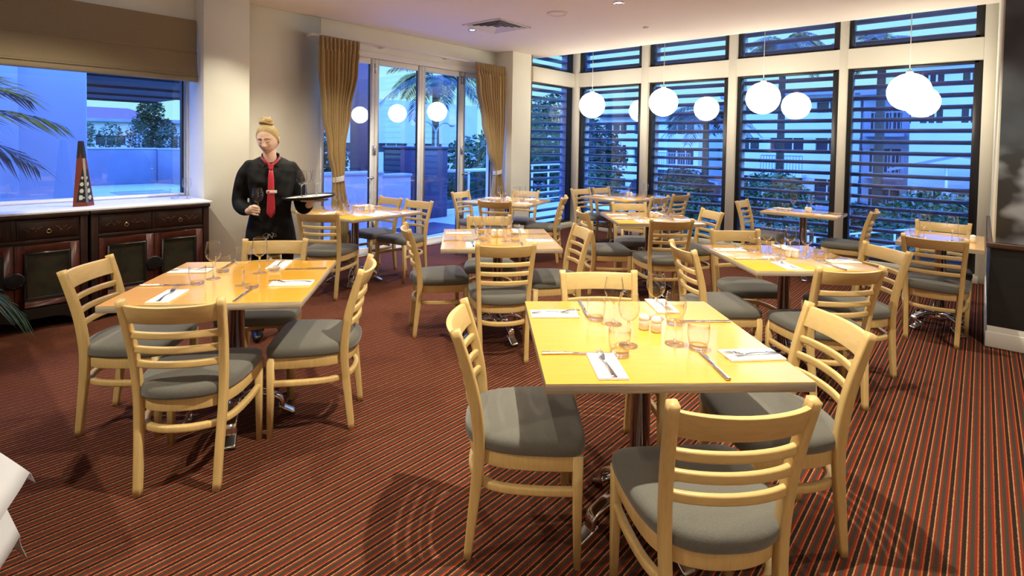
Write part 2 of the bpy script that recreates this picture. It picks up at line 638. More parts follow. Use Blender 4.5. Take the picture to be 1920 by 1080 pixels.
def room():
    m = MB()
    m.box(-3.2, XW + 0.2, -4.2, YB + 0.15, -0.12, 0.0)
    struct(m.build('floor', 'striped_carpet'))
    m = MB()
    m.box(-3.2, XE, -4.2, YB + 0.15, CEIL, CEIL + 0.14)
    m.box(XE - 0.14, XE, -4.2, YB + 0.15, CEIL + 0.14, 3.5)
    m.box(XE - 0.14, XW + 0.2, -4.2, YB + 0.15, 3.5, 3.62)
    struct(m.build('ceiling', 'ceiling_paint'))
    # wall with the blind, the pillar, the doors and the corner column
    m = MB()
    m.box(-3.2, 1.81, YB, YB + 0.2, 0, 0.885)            # below the window
    m.box(-3.2, 1.81, 5.68, YB + 0.2, 2.35, CEIL)        # bulkhead above it
    m.box(-3.2, -1.3, 5.68, YB + 0.2, 0.885, 2.35)
    m.box(1.81, 2.225, 5.46, YB + 0.2, 0, CEIL)          # pillar
    m.box(2.225, 3.19, YB, YB + 0.2, 0, CEIL)
    m.box(3.19, 6.19, YB, YB + 0.2, 2.60, CEIL)
    m.box(6.19, 6.65, 5.50, YB + 0.2, 0, CEIL)           # column
    m.box(6.65, XE, 5.50, YB + 0.2, 3.36, 3.5)
    struct(m.build('wall_left', 'wall_paint', bevel=0.004, seg=1))
    # window wall: posts, transom and head
    m = MB()
    posts = [(-0.075, 0.03), (1.31, 1.40), (2.67, 2.78), (4.04, 4.16)]
    for a, b in posts:
        m.box(XW, XW + 0.17, a, b, 0, 3.5)
    m.box(XW, XW + 0.17, 5.385, 5.52, 0, 3.5)
    for z0, z1 in ((2.475, 2.72), (3.36, 3.5), (0, 0.09)):
        m.box(XW + 0.004, XW + 0.166, 0.03, 5.385, z0, z1)
        m.box(6.65, XW + 0.03, 5.462, 5.578, z0, z1)
    struct(m.build('wall_far', 'frame_paint', bevel=0.004, seg=1))
    m = MB()
    m.box(XW - 0.02, XW, 0.0, 5.46, 0, 0.075)
    m.box(6.65, XW, 5.44, 5.46, 0, 0.075)
    struct(m.build('baseboard_far', 'frame_paint', bevel=0.004))
    # projecting wall on the right with dark wainscot
    m = MB()
    m.box(XN, XW + 0.2, -4.2, YN, 0, CEIL)
    m.box(XE, XW + 0.2, -4.2, YN, CEIL, 3.5)
    struct(m.build('wall_right', 'wall_paint', bevel=0.004, seg=1))
    m = MB()
    m.box(XN - 0.012, XN, -4.2, YN + 0.012, 0.16, 0.745)
    m.box(XN - 0.012, XW - 0.2, YN, YN + 0.012, 0.16, 0.745)
    struct(m.build('trim_1', 'wainscot_black', bevel=0.002, seg=1))
    m = MB()
    m.box(XN - 0.03, XN, -4.2, YN + 0.03, 0.745, 0.785)
    m.box(XN, XW - 0.25, YN, YN + 0.03, 0.745, 0.785)
    struct(m.build('trim_2', 'rail_brown', bevel=0.006))
    m = MB()
    for h, t in ((0.115, 0.022), (0.16, 0.014)):
        m.box(XN - t, XN, -4.2, YN + t, 0, h)
        m.box(XN, XW - 0.1, YN, YN + t, 0, h)
    struct(m.build('baseboard_right', 'trim_white', bevel=0.004))
    m = MB()
    m.box(-3.35, -3.2, -4.2, YB + 0.2, 0, CEIL)
    struct(m.build('wall_back', 'wall_paint'))
    m = MB()
    m.box(-3.2, XN, -4.35, -4.2, 0, CEIL)
    struct(m.build('wall_side', 'wall_paint'))
    m = MB()
    m.box(2.225, 3.19, YB - 0.014, YB, 0, 0.11)
    m.box(1.80, 2.239, 5.446, 5.46, 0, 0.11)
    struct(m.build('baseboard_left', 'trim_white', bevel=0.003))
    # ledge under the long window
    m = MB()
    m.box(-1.3, 1.81, 5.24, YB, 0.882, 0.90)
    o = struct(m.build('trim_3', 'ledge_white', bevel=0.003))


room()


def windows():
    # long window on the left
    w = struct(empty('window_1', (0, YB, 0)))
    m = MB()
    y0, y1 = 0.02, 0.10
    m.box(-1.3, -1.25, y0, y1, 0.9, 2.35)
    m.box(1.77, 1.81, y0, y1, 0.9, 2.35)
    m.box(-1.25, 1.77, y0, y1, 0.9, 0.93)
    m.box(-1.25, 1.77, y0, y1, 2.30, 2.35)
    m.build('window_frame', 'ledge_white', w, bevel=0.004)
    m = MB()
    m.box(1.755, 1.77, y0 + 0.01, y1 - 0.01, 0.93, 2.30)
    m.build('gasket', 'black_frame', w)
    m = MB()
    m.box(-1.25, 1.757, 0.055, 0.063, 0.93, 2.30)
    m.build('pane', 'window_glass', w)
    # window wall
    n = 2
    bays = [(0.03, 1.31), (1.40, 2.67), (2.78, 4.04), (4.16, 5.385)]
    for a, b in bays:
        for z0, z1 in ((0.09, 2.475), (2.72, 3.36)):
            w = struct(empty('window_%d' % n, (XW + 0.06, (a + b) / 2, z0)))
            n += 1
            h = z1 - z0
            hw = (b - a) / 2
            t = 0.035
            m = MB()
            for q in ((-hw, -hw + 0.075), (hw - 0.05, hw)):
                m.box(0, 0.13, q[0], q[1], 0, h)
            m.box(0, 0.13, -hw + t, hw - t, 0, t)
            m.box(0, 0.13, -hw + t, hw - t, h - 0.025, h)
            m.build('window_frame', 'black_frame', w, bevel=0.002, seg=1)
            m = MB()
            m.box(0.045, 0.053, -hw + t, hw - t, t, h - 0.025)
            m.build('pane', 'window_glass', w)
    for z0, z1 in ((0.09, 2.475), (2.72, 3.36)):
        w = struct(empty('window_%d' % n, (6.65, 5.50, z0)))
        n += 1
        h, L, t = z1 - z0, XW - 6.65, 0.035
        m = MB()
        for q in ((0, 0.02), (L - t, L)):
            m.box(q[0], q[1], 0, 0.1, 0, h)
        m.box(0.02, L - t, 0, 0.1, 0, t)
        m.box(0.02, L - t, 0, 0.1, h - 0.025, h)
        m.build('window_frame', 'black_frame', w, bevel=0.002, seg=1)
        m = MB()
        m.box(0.02, L - t, 0.045, 0.053, t, h - 0.025)
        m.build('pane', 'window_glass', w)
    # folding glass doors
    joints = [3.19, 3.955, 4.72, 5.485, 6.19]
    for i in range(4):
        a, b = joints[i] + 0.003, joints[i + 1] - 0.003
        d = struct(empty('door_%d' % (i + 1), (a, YB + 0.03, 0.012)))
        L = b - a
        s, top = 0.062, 2.51
        m = MB()
        m.box(0, s, 0, 0.05, 0, top)
        m.box(L - s, L, 0, 0.05, 0, top)
        m.box(s, L - s, 0, 0.05, 0, 0.085)
        m.box(s, L - s, 0, 0.05, top - 0.07, top)
        m.build('door_frame', 'trim_white', d, bevel=0.004)
        m = MB()
        m.box(s, L - s, 0.022, 0.030, 0.085, top - 0.07)
        m.build('pane', 'window_glass', d)
        m = MB()
        for q in (s, L - s - 0.008):
            m.box(q, q + 0.008, 0.012, 0.04, 0.085, top - 0.07)
        m.build('gasket', 'black_frame', d)
        if i in (0, 3):
            x = L - s / 2 if i == 0 else s / 2
            sg = -1 if i == 0 else 1
            m = MB()
            m.lathe([(0.0, 0.0), (0.02, 0.0), (0.02, 0.006), (0.0, 0.006)], 16)
            for k, v in enumerate(m.v):
                m.v[k] = (v[0] + x, -v[2], v[1] + 0.985)
            m.tube([(x, -0.004, 0.985), (x, -0.045, 0.985)], 0.008)
            m.tube([(x, -0.045, 0.985), (x + sg * 0.05, -0.046, 0.985), (x + sg * 0.11, -0.044, 0.985)], 0.009)
            m.build('lever_handle', 'steel_brushed', d)
        if i in (0, 2):
            for z in (2.33, 1.28, 0.3):
                m = MB()
                m.tube([(L + 0.003, -0.008, z), (L + 0.003, -0.008, z + 0.12)], 0.011)
                m.box(L - 0.028, L + 0.034, -0.004, 0.0, z, z + 0.12)
                m.build('hinge', 'steel_brushed', d)
    m = MB()
    m.box(3.19, 6.19, YB - 0.005, YB + 0.12, 2.525, 2.60)
    struct(m.build('trim_4', 'trim_white', bevel=0.004))
    m = MB()
    m.box(3.19, 6.19, YB, YB + 0.14, 0.0, 0.011)
    struct(m.build('trim_5', 'steel_brushed', bevel=0.003))


windows()

# ------------------------------------------------------------------ lamps
SPOTS = [(4.73, 2.79, 1.15, 110, 'small round downlight in the ceiling near the middle of the room'),
         (4.73, 4.90, 0.9, 110, 'small round downlight in the ceiling beside the square air vent'),
         (4.73, 0.69, 1.0, 110, 'small round downlight above the right-hand tables'),
         (2.35, 2.85, 0.8, 105, 'small round ceiling downlight above the waitress table corner'),
         (1.78, 0.86, 2.3, 105, 'small round ceiling downlight above the nearest table'),
         (1.95, 4.92, 0.30, 84, 'small round ceiling downlight lighting the pillar beside the waitress'),
         (0.55, 4.35, 0.85, 130, 'unseen fill downlight added before the roman blind'),  # added to brighten the blind and the left wall
         (-1.1, 2.5, 1.35, 120, 'small round ceiling downlight above the white-clothed table'),
         (2.75, 4.35, 0.7, 125, 'unseen fill downlight added above the tray in the waitress hand'),  # added fill for the wall and curtain behind the waitress
         (3.6, -0.9, 0.9, 110, 'small round ceiling downlight over the carpet at the right'),
         (-1.4, -0.9, 0.22, 130, 'unseen fill downlight added far behind the camera'),  # added weak fill for the room, out of view
         (1.4, -1.9, 0.22, 130, 'unseen fill downlight added behind the camera')]  # second added fill lamp, also out of view


def make_spot(x, y, k, cone, label):
    t = empty('downlight', (x, y, CEIL), 0, label, 'light', 'recessed ceiling downlights')
    m = MB()
    m.lathe([(0.036, 0.004), (0.036, -0.002), (0.040, -0.007), (0.052, -0.007), (0.056, -0.003), (0.056, 0.0)], 28)
    m.build('trim_ring', 'steel_brushed', t)
    m = MB()
    m.lathe([(0.0, -0.001), (0.034, -0.001), (0.034, 0.003), (0.0, 0.003)], 20)
    m.build('lamp', 'lamp_glow', t)
    ld = bpy.data.lights.new('downlight_beam', 'SPOT')
    ld.energy = SPOT * k
    ld.color = (1.0, 0.90, 0.70)
    ld.spot_size = math.radians(cone)
    ld.spot_blend = 0.55
    ld.shadow_soft_size = 0.022
    lo = bpy.data.objects.new('downlight_beam', ld)
    C.objects.link(lo)
    lo.location = (0, 0, -0.02)
    lo.parent = t
    return t


for _s in SPOTS:
    make_spot(*_s)


def pendants():
    for x, y, lab in ((7.12, 4.64, 'glowing white globe pendant before the window nearest the corner'),
                      (7.12, 3.44, 'glowing white globe pendant before the second window from the corner'),
                      (7.12, 2.10, 'glowing white globe pendant before the third window from the corner'),
                      (7.12, 0.62, 'glowing white globe pendant before the window nearest the right wall'),
                      (-1.6, -1.4, 'unseen fill globe added behind the camera, left'), (0.4, -2.4, 'unseen fill globe added behind the camera, right')):  # both globes here are added out of view as soft room fill
        z, r = 2.09, 0.20
        t = empty('globe_pendant', (x, y, z), 0, lab, 'pendant lamp', 'globe pendants along the window wall')
        m = MB()
        m.ball((0, 0, 0), r, 40, 24)
        m.build('globe', 'globe_glow', t)
        m = MB()
        m.lathe([(0.0, r + 0.03), (0.025, r + 0.03), (0.04, r - 0.006), (0.0, r - 0.006)], 20)
        m.build('cap', 'cord_white', t)
        m = MB()
        m.tube([(0, 0, r + 0.02), (0, 0, (3.5 if x > XE else CEIL) - z)], 0.004, 6)
        m.build('cord', 'cord_white', t)


pendants()

# ------------------------------------------------------------------ tables and chairs
def seat_outline(s=1.0, grow=0.0):
    """plan of the seat: rounded front, sides drawn in towards a round back"""
    half = [(0.0, 0.222), (0.12, 0.221), (0.175, 0.216), (0.207, 0.200), (0.219, 0.170), (0.220, 0.12), (0.217, 0.05), (0.208, -0.03),
            (0.190, -0.10), (0.160, -0.155), (0.115, -0.190), (0.06, -0.207)]
    pts = half + [(0.0, -0.211)] + [(-x, y) for x, y in reversed(half[1:])]
    c = smoothpath([(x, y, 0) for x, y in pts + [pts[0]]], 3)[:-1]
    return [(v.x * s, v.y * s) for v in c]


def hoop_path(z, inset=0.0):
    """bent-wood hoop from one front leg round the back to the other"""
    h = [(0.200 - inset, 0.195), (0.199 - inset, 0.10), (0.194 - inset, 0.02), (0.182 - inset, -0.06), (0.160 - inset, -0.115), (0.120 - inset, -0.155), (0.06, -0.178)]
    pts = [(x, y, z) for x, y in h] + [(0, -0.184, z)] + [(-x, y, z) for x, y in reversed(h)]
    return smoothpath(pts, 5)


POST = [(0.152, -0.190, 0.0), (0.156, -0.172, 0.17), (0.163, -0.155, 0.34), (0.167, -0.155, 0.45), (0.173, -0.172, 0.58), (0.180, -0.202, 0.70), (0.187, -0.240, 0.822)]


def post_at(z):
    for a, b in zip(POST, POST[1:]):
        if a[2] <= z <= b[2]:
            t = (z - a[2]) / (b[2] - a[2])
            return a[0] + (b[0] - a[0]) * t, a[1] + (b[1] - a[1]) * t
    return POST[-1][0], POST[-1][1]


def make_chair():
    t = empty('dining_chair', (0, 0, 0), 0, None, 'chair')
    m = MB()
    ol = seat_outline()
    levels = [(0.955, 0.399), (0.985, 0.400), (1.0, 0.409), (1.008, 0.424), (1.0, 0.438), (0.965, 0.448), (0.90, 0.4545), (0.75, 0.460), (0.5, 0.4635), (0.22, 0.465)]
    n = len(ol)
    vs_, fs = [], []
    for s, z in levels:
        vs_ += [(x * s, y * s, z) for x, y in ol]
    for i in range(len(levels) - 1):
        for a in range(n):
            b = (a + 1) % n
            fs.append((i * n + a, i * n + b, (i + 1) * n + b, (i + 1) * n + a))
    fs.append(tuple(reversed(range(n))))
    fs.append(tuple(range((len(levels) - 1) * n, len(levels) * n)))
    m.add(vs_, fs, 0, True)
    m.build('seat', 'seat_fabric', t)
    m = MB()
    m.sweep(hoop_path(0.371), rprof(0.022, 0.056, 0.2), up=(0, 0, 1))
    m.build('seat_rail', 'beech', t)
    m = MB()
    m.sweep(hoop_path(0.268, 0.002), rprof(0.026, 0.030, 0.3), up=(0, 0, 1))
    m.build('stretcher', 'beech', t)
    for sx in (1, -1):
        m = MB()
        w = lambda q: [(a * (0.80 + 0.55 * math.sin(PI * min(1, q * 1.05)) ** 0.8 * 0.62 + 0.18 * q), b) for a, b in rprof(0.034, 0.031, 0.22)]
        m.sweep(smoothpath([(x * sx, y, z) for x, y, z in POST], 5), w, up=(1, 0, 0))
        m.build('back_leg', 'beech', t)
        m = MB()
        f = lambda q: rprof(0.024 + 0.014 * q, 0.024 + 0.014 * q, 0.18)
        m.sweep([(sx * 0.200, 0.193, 0.0), (sx * 0.199, 0.190, 0.2), (sx * 0.198, 0.188, 0.40)], f, up=(1, 0, 0))
        m.build('front_leg', 'beech', t)
    # curved top rail and three slats, bowed backwards
    def bow(z, dep, inset=0.0):
        x, y = post_at(z)
        x -= inset
        return [(x * math.sin(a), y + 0.004 - dep * (math.cos(a) ** 1.6 if math.cos(a) > 0 else 0), z)
                for a in [(-PI / 2) + PI * k / 16 for k in range(17)]]
    m = MB()
    lo, hi = bow(0.722, 0.040), bow(0.808, 0.048)
    vs_, fs = [], []
    for i in range(17):
        tt = 0.0105
        a, b = Vector(lo[i]), Vector(hi[i])
        dip = 0.006 * math.sin(PI * i / 16)
        b.z -= dip
        a.z += 0.006 - dip * 0.6
        for p, q in ((a, -tt), (a, tt), (b, tt), (b, -tt)):
            vs_.append((p.x, p.y + q, p.z))
    for i in range(16):
        for k in range(4):
            j = (k + 1) % 4
            fs.append((i * 4 + k, i * 4 + j, (i + 1) * 4 + j, (i + 1) * 4 + k))
    fs += [(3, 2, 1, 0), (64, 65, 66, 67)]
    m.add(vs_, fs)
    m.build('top_rail', 'beech_rail', t, bevel=0.006, seg=3)
    for z in (0.672, 0.607, 0.543):
        m = MB()
        m.sweep(bow(z, 0.040), rprof(0.019, 0.030, 0.36, 4), up=(0, 0, 1))
        m.build('back_slat', 'beech_rail', t)
    return t


CHAIR = Proto(make_chair)


def table_part_top(t, w, d):
    m = MB()
    m.box(-w / 2, w / 2, -d / 2, d / 2, 0.7135, 0.7435, 1)
    m.box(-w / 2, w / 2, -d / 2, d / 2, 0.7435, 0.745, 0)
    m.build('table_top', ['table_laminate', 'laminate_edge'], t, bevel=0.0012, seg=1, weld=False)


def make_base(t, reach=0.30, spin=0.0):
    m = MB()
    m.lathe([(0.0, 0.125), (0.038, 0.125), (0.038, 0.70), (0.10, 0.70), (0.10, 0.7135), (0.0, 0.7135)], 28, smooth=True)
    m.build('column', 'chrome', t, bevel=0.0)
    m = MB()
    m.lathe([(0.0, 0.07), (0.05, 0.075), (0.056, 0.10), (0.056, 0.125), (0.045, 0.14), (0.038, 0.143), (0.0, 0.143)], 24)
    m.build('hub', 'chrome', t)
    for k in range(4):
        a = PI / 2 * k + spin
        m = MB()
        pts = [(0.03, 0.125), (0.08, 0.140), (0.14, 0.132), (0.21, 0.095), (reach - 0.03, 0.042), (reach + 0.02, 0.008)]
        path = smoothpath([(r * math.cos(a), r * math.sin(a), z) for r, z in pts], 5)
        m.sweep(path, lambda q: rprof(0.060 - 0.010 * q, 0.036 - 0.022 * q, 0.4, 4), up=(0, 0, 1))
        m.build('base_leg', 'chrome', t)
        m = MB()
        path = smoothpath([(r * math.cos(a), r * math.sin(a), z) for r, z in ((reach - 0.055, 0.060), (reach - 0.02, 0.036), (reach + 0.026, 0.009))], 4)
        m.sweep(path, rprof(0.056, 0.020, 0.4, 4), up=(0, 0, 1))
        m.build('foot_cap', 'steel_brushed', t)


TABLES = {
    'T1': (1.101, 2.858, -40.5, 0.84, 0.84, 'the table in front of the waitress', 'square laminate table set for four in front of the waitress and dark cabinet'),
    'T2': (1.852, 0.958, -45.5, 0.84, 0.84, 'the nearest table', 'bright yellow laminate table set for four, nearest of all the tables'),
    'T3': (2.959, 2.751, -42.8, 0.84, 0.84, 'the table in the room middle', 'square laminate table with pale reflections, right in the middle of the room'),
    'T4': (3.84, 0.965, -46, 0.80, 0.80, 'the table behind the nearest one', 'square laminate table directly behind the nearest yellow table, four wine glasses on it'),
    'T5': (4.91, 2.49, -45.5, 0.82, 0.82, 'the table before the middle windows', 'square laminate table before the slatted windows, behind the middle tables'),
    'T6': (3.05, 4.87, 4, 0.86, 1.10, 'the table by the glass doors', 'long laminate table by the glass doors, right of the waitress'),
    'T7': (4.97, 4.465, 17, 0.84, 0.84, 'the table beside the corner column', 'square laminate table in front of the right-hand curtain and corner column'),
    'T8': (6.68, 3.75, -8, 1.05, 0.80, 'the table in the window corner', 'laminate table farthest back in the corner of the slatted windows'),
    'T9': (6.68, 1.50, 0, 0.56, 0.76, 'the small table at the third window', 'small narrow laminate table standing alone against the third slatted window'),
    'T10': (5.58, 0.235, 0, 0.84, 0.53, 'the small table against the right wall', 'narrow laminate table pushed against the wall end at the far right'),
}


def place_tables():
    for k, (x, y, r, w, d, ph, lab) in TABLES.items():
        t = empty('dining_table', (x, y, 0), math.radians(r), lab, 'table', 'laminate dining tables')
        table_part_top(t, w, d)
        make_base(t, 0.255 if min(w, d) > 0.7 else 0.20, math.radians({'T1': 13, 'T2': 22, 'T3': 25, 'T6': 45, 'T10': 45}.get(k, 20)))


place_tables()

# table, offset along the table's own axes (right, away), facing in degrees from the table's axis, what sets it apart
SEATS = [
    ('T1', -0.03, -0.375, 0, 'back to camera at'),
    ('T1', -0.52, 0.10, -90, 'on the cabinet side of'),
    ('T1', 0.41, 0.02, 90, 'on the right side of'),
    ('T1', -0.02, 0.50, 180, 'before the waitress at'),
    ('T2', 0.045, -0.455, 2, 'seen from behind at'),
    ('T2', -0.46, 0.00, -92, 'on the left side of'),
    ('T2', 0.515, -0.02, 88, 'on the right side of'),
    ('T2', -0.02, 0.465, 180, 'on the far side of'),
    ('T3', 0.0, -0.365, 2, 'back to camera at'),
    ('T3', -0.46, 0.14, -80, 'on the left side of'),
    ('T3', 0.435, 0.04, 96, 'on the right side of'),
    ('T3', -0.03, 0.50, 180, 'on the far side of'),
    ('T4', 0.0, -0.39, 3, 'back to camera at'),
    ('T4', -0.465, -0.01, -88, 'on the left side of'),
    ('T4', 0.45, -0.02, 92, 'on the right side of'),
    ('T4', -0.03, 0.43, 180, 'on the far side of'),
    ('T5', -0.01, -0.41, 2, 'back to camera at'),
    ('T5', -0.45, -0.01, -88, 'on the left side of'),
    ('T5', -0.02, 0.455, 180, 'on the far side of'),
    ('T5', 0.43, 0.03, 96, 'on the right side of'),
    ('T6', -0.44, -0.20, -58, 'at the left end of'),
    ('T6', 0.45, 0.27, 88, 'nearest the doors, right of'),
    ('T6', 0.45, -0.24, 94, 'nearest the camera, right of'),
    ('T7', 0.10, 0.52, 176, 'by the door handle at'),
    ('T7', -0.42, -0.10, -80, 'back to camera at'),
    ('T7', 0.17, -0.44, 12, 'on the right side of'),
    ('T7', 0.53, 0.08, 88, 'against the column at'),
    ('T8', -0.20, 0.46, 178, 'nearest the corner post at'),
    ('T8', 0.24, 0.43, 182, 'left and close to the glass at'),
    ('T8', -0.22, -0.46, 2, 'right and turned away at'),
    ('T8', 0.34, -0.42, 0, 'right and close to the glass at'),
    ('T9', 0.06, 0.46, 180, 'on the left side of'),
    ('T9', 0.06, -0.42, 0, 'on the right side of'),
    ('T10', -0.275, 0.02, -90, 'back to camera at'),
    ('T10', 0.40, 0.02, 90, 'against the glass behind'),
]


def place_seats():
    for k, u, v, a, ph in SEATS:
        x, y, r = TABLES[k][:3]
        rr = math.radians(r)
        X = x + u * math.cos(rr) - v * math.sin(rr)
        Y = y + u * math.sin(rr) + v * math.cos(rr)
        CHAIR.place((X, Y, 0), rr + math.radians(a), 'beech chair %s %s' % (ph, TABLES[k][5]), 'beech chairs with grey seats')


place_seats()


# ------------------------------------------------------------------ table settings
def make_wineglass():
    t = empty('wine_glass', (0, 0, 0), 0, None, 'wine glass')
    m = MB()
    out = [(0.006, 0.090), (0.016, 0.094), (0.028, 0.106), (0.036, 0.124), (0.0385, 0.142), (0.036, 0.165), (0.0315, 0.192)]
    o = [(v.x, v.z) for v in smoothpath([(r, 0, z) for r, z in out], 4)]
    inn = [(max(0.0, r - 0.0014), z + 0.001) for r, z in o]
    m.lathe([(0.0, 0.0905)] + o + list(reversed(inn)) + [(0.0, 0.0935)], 28)
    m.build('bowl', 'thin_glass', t)
    m = MB()
    m.lathe([(0.0, 0.006), (0.0055, 0.007), (0.0038, 0.03), (0.0036, 0.07), (0.006, 0.0885), (0.0, 0.0895)], 14)
    m.build('stem', 'solid_glass', t)
    m = MB()
    m.lathe([(0.0, 0.0), (0.034, 0.0), (0.035, 0.0012), (0.034, 0.002), (0.012, 0.0045), (0.006, 0.0062), (0.0, 0.0065)], 28)
    m.build('foot', 'solid_glass', t)
    return t


def make_tumbler():
    t = empty('tumbler', (0, 0, 0), 0, None, 'drinking glass')
    m = MB()
    m.lathe([(0.031, 0.0135), (0.0365, 0.03), (0.039, 0.055), (0.038, 0.090), (0.0365, 0.0905), (0.0372, 0.055), (0.0348, 0.03), (0.030, 0.0155)], 30, closed=True)
    m.build('wall', 'thin_glass', t)
    m = MB()
    m.lathe([(0.0, 0.0), (0.028, 0.0), (0.031, 0.004), (0.0325, 0.013), (0.029, 0.0138), (0.0, 0.011)], 30)
    m.build('base', 'solid_glass', t)
    return t


def make_shaker(name, holes):
    t = empty(name, (0, 0, 0), 0, None, 'shaker')
    m = MB()
    m.lathe([(0.0, 0.0), (0.017, 0.0), (0.0205, 0.005), (0.021, 0.02), (0.0205, 0.036), (0.0195, 0.0385)], 24)
    m.build('body', 'porcelain', t)
    m = MB()
    m.lathe([(0.0192, 0.0385), (0.0205, 0.041), (0.0195, 0.050), (0.014, 0.0575), (0.007, 0.060), (0.0, 0.0605)], 24)
    m.build('cap', 'porcelain', t)
    m = MB()
    for k in range(holes):
        a = 2 * PI * k / holes
        m.lathe([(0.0, 0.0588), (0.0012, 0.0588), (0.0012, 0.0606), (0.0, 0.0606)], 8, cx=0.006 * math.cos(a), cy=0.006 * math.sin(a))
    m.build('holes', 'iron', t)
    return t


def make_fork():
    m = MB()
    W, T = [], 0.0012
    def z_of(y):
        if y > 0.13:
            return 0.004 + 0.010 * math.sin(PI * min(1, (y - 0.13) / 0.075) * 0.75)
        return 0.0025 + 0.006 * math.sin(PI * y / 0.14)
    # handle as a flat bar with varying width
    path = [(0, y, z_of(y)) for y in [0.148 * k / 14 for k in range(15)]]
    def wd(q):
        w = 0.018 - 0.026 * q if q < 0.42 else 0.0071 + 0.0135 * max(0, (q - 0.75) / 0.25) ** 1.5
        return rprof(max(w, 0.006), 0.0026, 0.4)
    m.sweep(path, wd, up=(0, 0, 1))
    m.sweep([(0, y, z_of(y)) for y in (0.146, 0.152, 0.16)], rprof(0.0215, 0.0022, 0.4), up=(0, 0, 1))
    for k in range(4):
        x = -0.0088 + 0.00587 * k
        m.sweep([(x, y, z_of(y)) for y in (0.157, 0.17, 0.185, 0.198, 0.205)], lambda q: rprof(0.0034 - 0.001 * q, 0.002, 0.4), up=(0, 0, 1))
    return tag(m.build('fork', 'chrome'), None, 'fork')


def make_knife():
    t = empty('table_knife', (0, 0, 0), 0, None, 'knife')
    m = MB()
    m.sweep([(0, y, 0.0045) for y in (0, 0.003, 0.03, 0.07, 0.103, 0.11)], lambda q: rprof(0.010 + 0.006 * (1 - q) + 0.001, 0.008 - 0.002 * q, 0.45), up=(0, 0, 1))
    m.build('handle', 'chrome', t)
    m = MB()
    poly = [(-0.005, 0.108), (0.006, 0.108), (0.0095, 0.125), (0.0105, 0.17), (0.009, 0.205), (0.004, 0.222), (-0.001, 0.226), (-0.005, 0.215)]
    m.prism(poly, 0.0032, 0.0052)
    m.build('blade', 'chrome', t, bevel=0.0004, seg=1)
    return t


def make_napkin():
    m = MB()
    m.box(-0.048, 0.048, -0.10, 0.10, 0, 0.0035)
    m.box(-0.047, 0.048, -0.099, 0.10, 0.0036, 0.0065)
    return tag(m.build('napkin', 'napkin_white', None, bevel=0.0012, weld=False), None, 'napkin')


WG, TU, FK, KN, NP = Proto(make_wineglass), Proto(make_tumbler), Proto(make_fork), Proto(make_knife), Proto(make_napkin)
SS, PS = Proto(lambda: make_shaker('salt_shaker', 1)), Proto(lambda: make_shaker('pepper_shaker', 5))
TOPZ = 0.7452


def onto(k, u, v, a=0.0):
    x, y, r = TABLES[k][:3]
    rr = math.radians(r)
    return (x + u * math.cos(rr) - v * math.sin(rr), y + u * math.sin(rr) + v * math.cos(rr), TOPZ), rr + math.radians(a)


SIDE = {'F': (0, 'near'), 'L': (-90, 'left-hand'), 'R': (90, 'right-hand'), 'B': (180, 'far')}


def setting(k, side, reach=0.30, half=0.42, napkin=True, fork=True, knife=True, nx=-0.20, kx=0.15, turn=0.0):
    """napkin and fork left of the diner, knife right of the diner"""
    a, word = SIDE[side]
    ph = TABLES[k][5]
    ra = math.radians(a)
    def loc(x, y, da=0.0):
        u = x * math.cos(ra) - y * math.sin(ra)
        v = x * math.sin(ra) + y * math.cos(ra)
        return onto(k, u, v, a + da)
    if napkin:
        p, rz = loc(nx, -reach, turn)
        NP.place(p, rz, 'folded white napkin at the %s place of %s' % (word, ph), 'folded napkins on the tables')
        if fork:
            p, rz = loc(nx + 0.004, -reach - 0.095, turn + 3)
            FK.place((p[0], p[1], p[2] + 0.0055), rz, 'steel fork at the %s place of %s' % (word, ph), 'forks on the napkins')
    if knife:
        p, rz = loc(kx, -half + 0.012)
        KN.place(p, rz, 'steel table knife at the %s place of %s' % (word, ph), 'knives on the tables')


def glasses(k, wine, tumblers, salt=None, pepper=None):
    ph = TABLES[k][5]
    for u, v, w in wine:
        p, rz = onto(k, u, v)
        WG.place(p, rz, 'clear stemmed wine glass, %s on %s' % (w, ph), 'wine glasses on the tables')
    for u, v, w in tumblers:
        p, rz = onto(k, u, v)
        TU.place(p, rz, 'clear tumbler, %s on %s' % (w, ph), 'tumblers on the tables')
    if salt:
        p, rz = onto(k, *salt)
        SS.place(p, rz, 'white single-hole salt shaker on %s' % ph, 'porcelain shakers')
    if pepper:
        p, rz = onto(k, *pepper)
        PS.place(p, rz, 'white pepper shaker with five holes on %s' % ph, 'porcelain shakers')


FL, FR, NL, NR_ = 'far left', 'far right', 'near left', 'near right'
setting('T1', 'F', nx=-0.188, kx=0.135)
setting('T1', 'L', nx=-0.19, kx=0.10)
setting('T1', 'R', nx=-0.11, kx=0.195)
setting('T1', 'B', nx=-0.125, kx=0.155)
glasses('T1', [(-0.12, 0.02, FL), (0.072, -0.123, NR_), (0.073, 0.126, FR)],
        [(-0.153, -0.085, NL), (-0.128, 0.164, FL), (0.132, -0.175, NR_), (0.135, 0.17, FR)])
setting('T2', 'F', nx=-0.208, kx=0.148)
setting('T2', 'L', nx=-0.228, kx=0.193, reach=0.31)
setting('T2', 'R', nx=-0.215, kx=0.132, reach=0.32, turn=4)
setting('T2', 'B', nx=-0.19, kx=0.17, fork=True, reach=0.34)
glasses('T2', [(-0.086, 0.108, FL), (-0.087, -0.119, NL), (0.108, 0.175, FR), (0.089, -0.105, NR_)],
        [(-0.145, 0.165, FL), (-0.14, -0.20, NL), (0.165, 0.108, FR), (0.158, -0.15, NR_)], (0.022, 0.052), (0.061, 0.022))
setting('T3', 'F', nx=-0.20, kx=0.15)
setting('T3', 'L', nx=-0.20, kx=0.12)
setting('T3', 'R', nx=-0.13, kx=0.16)
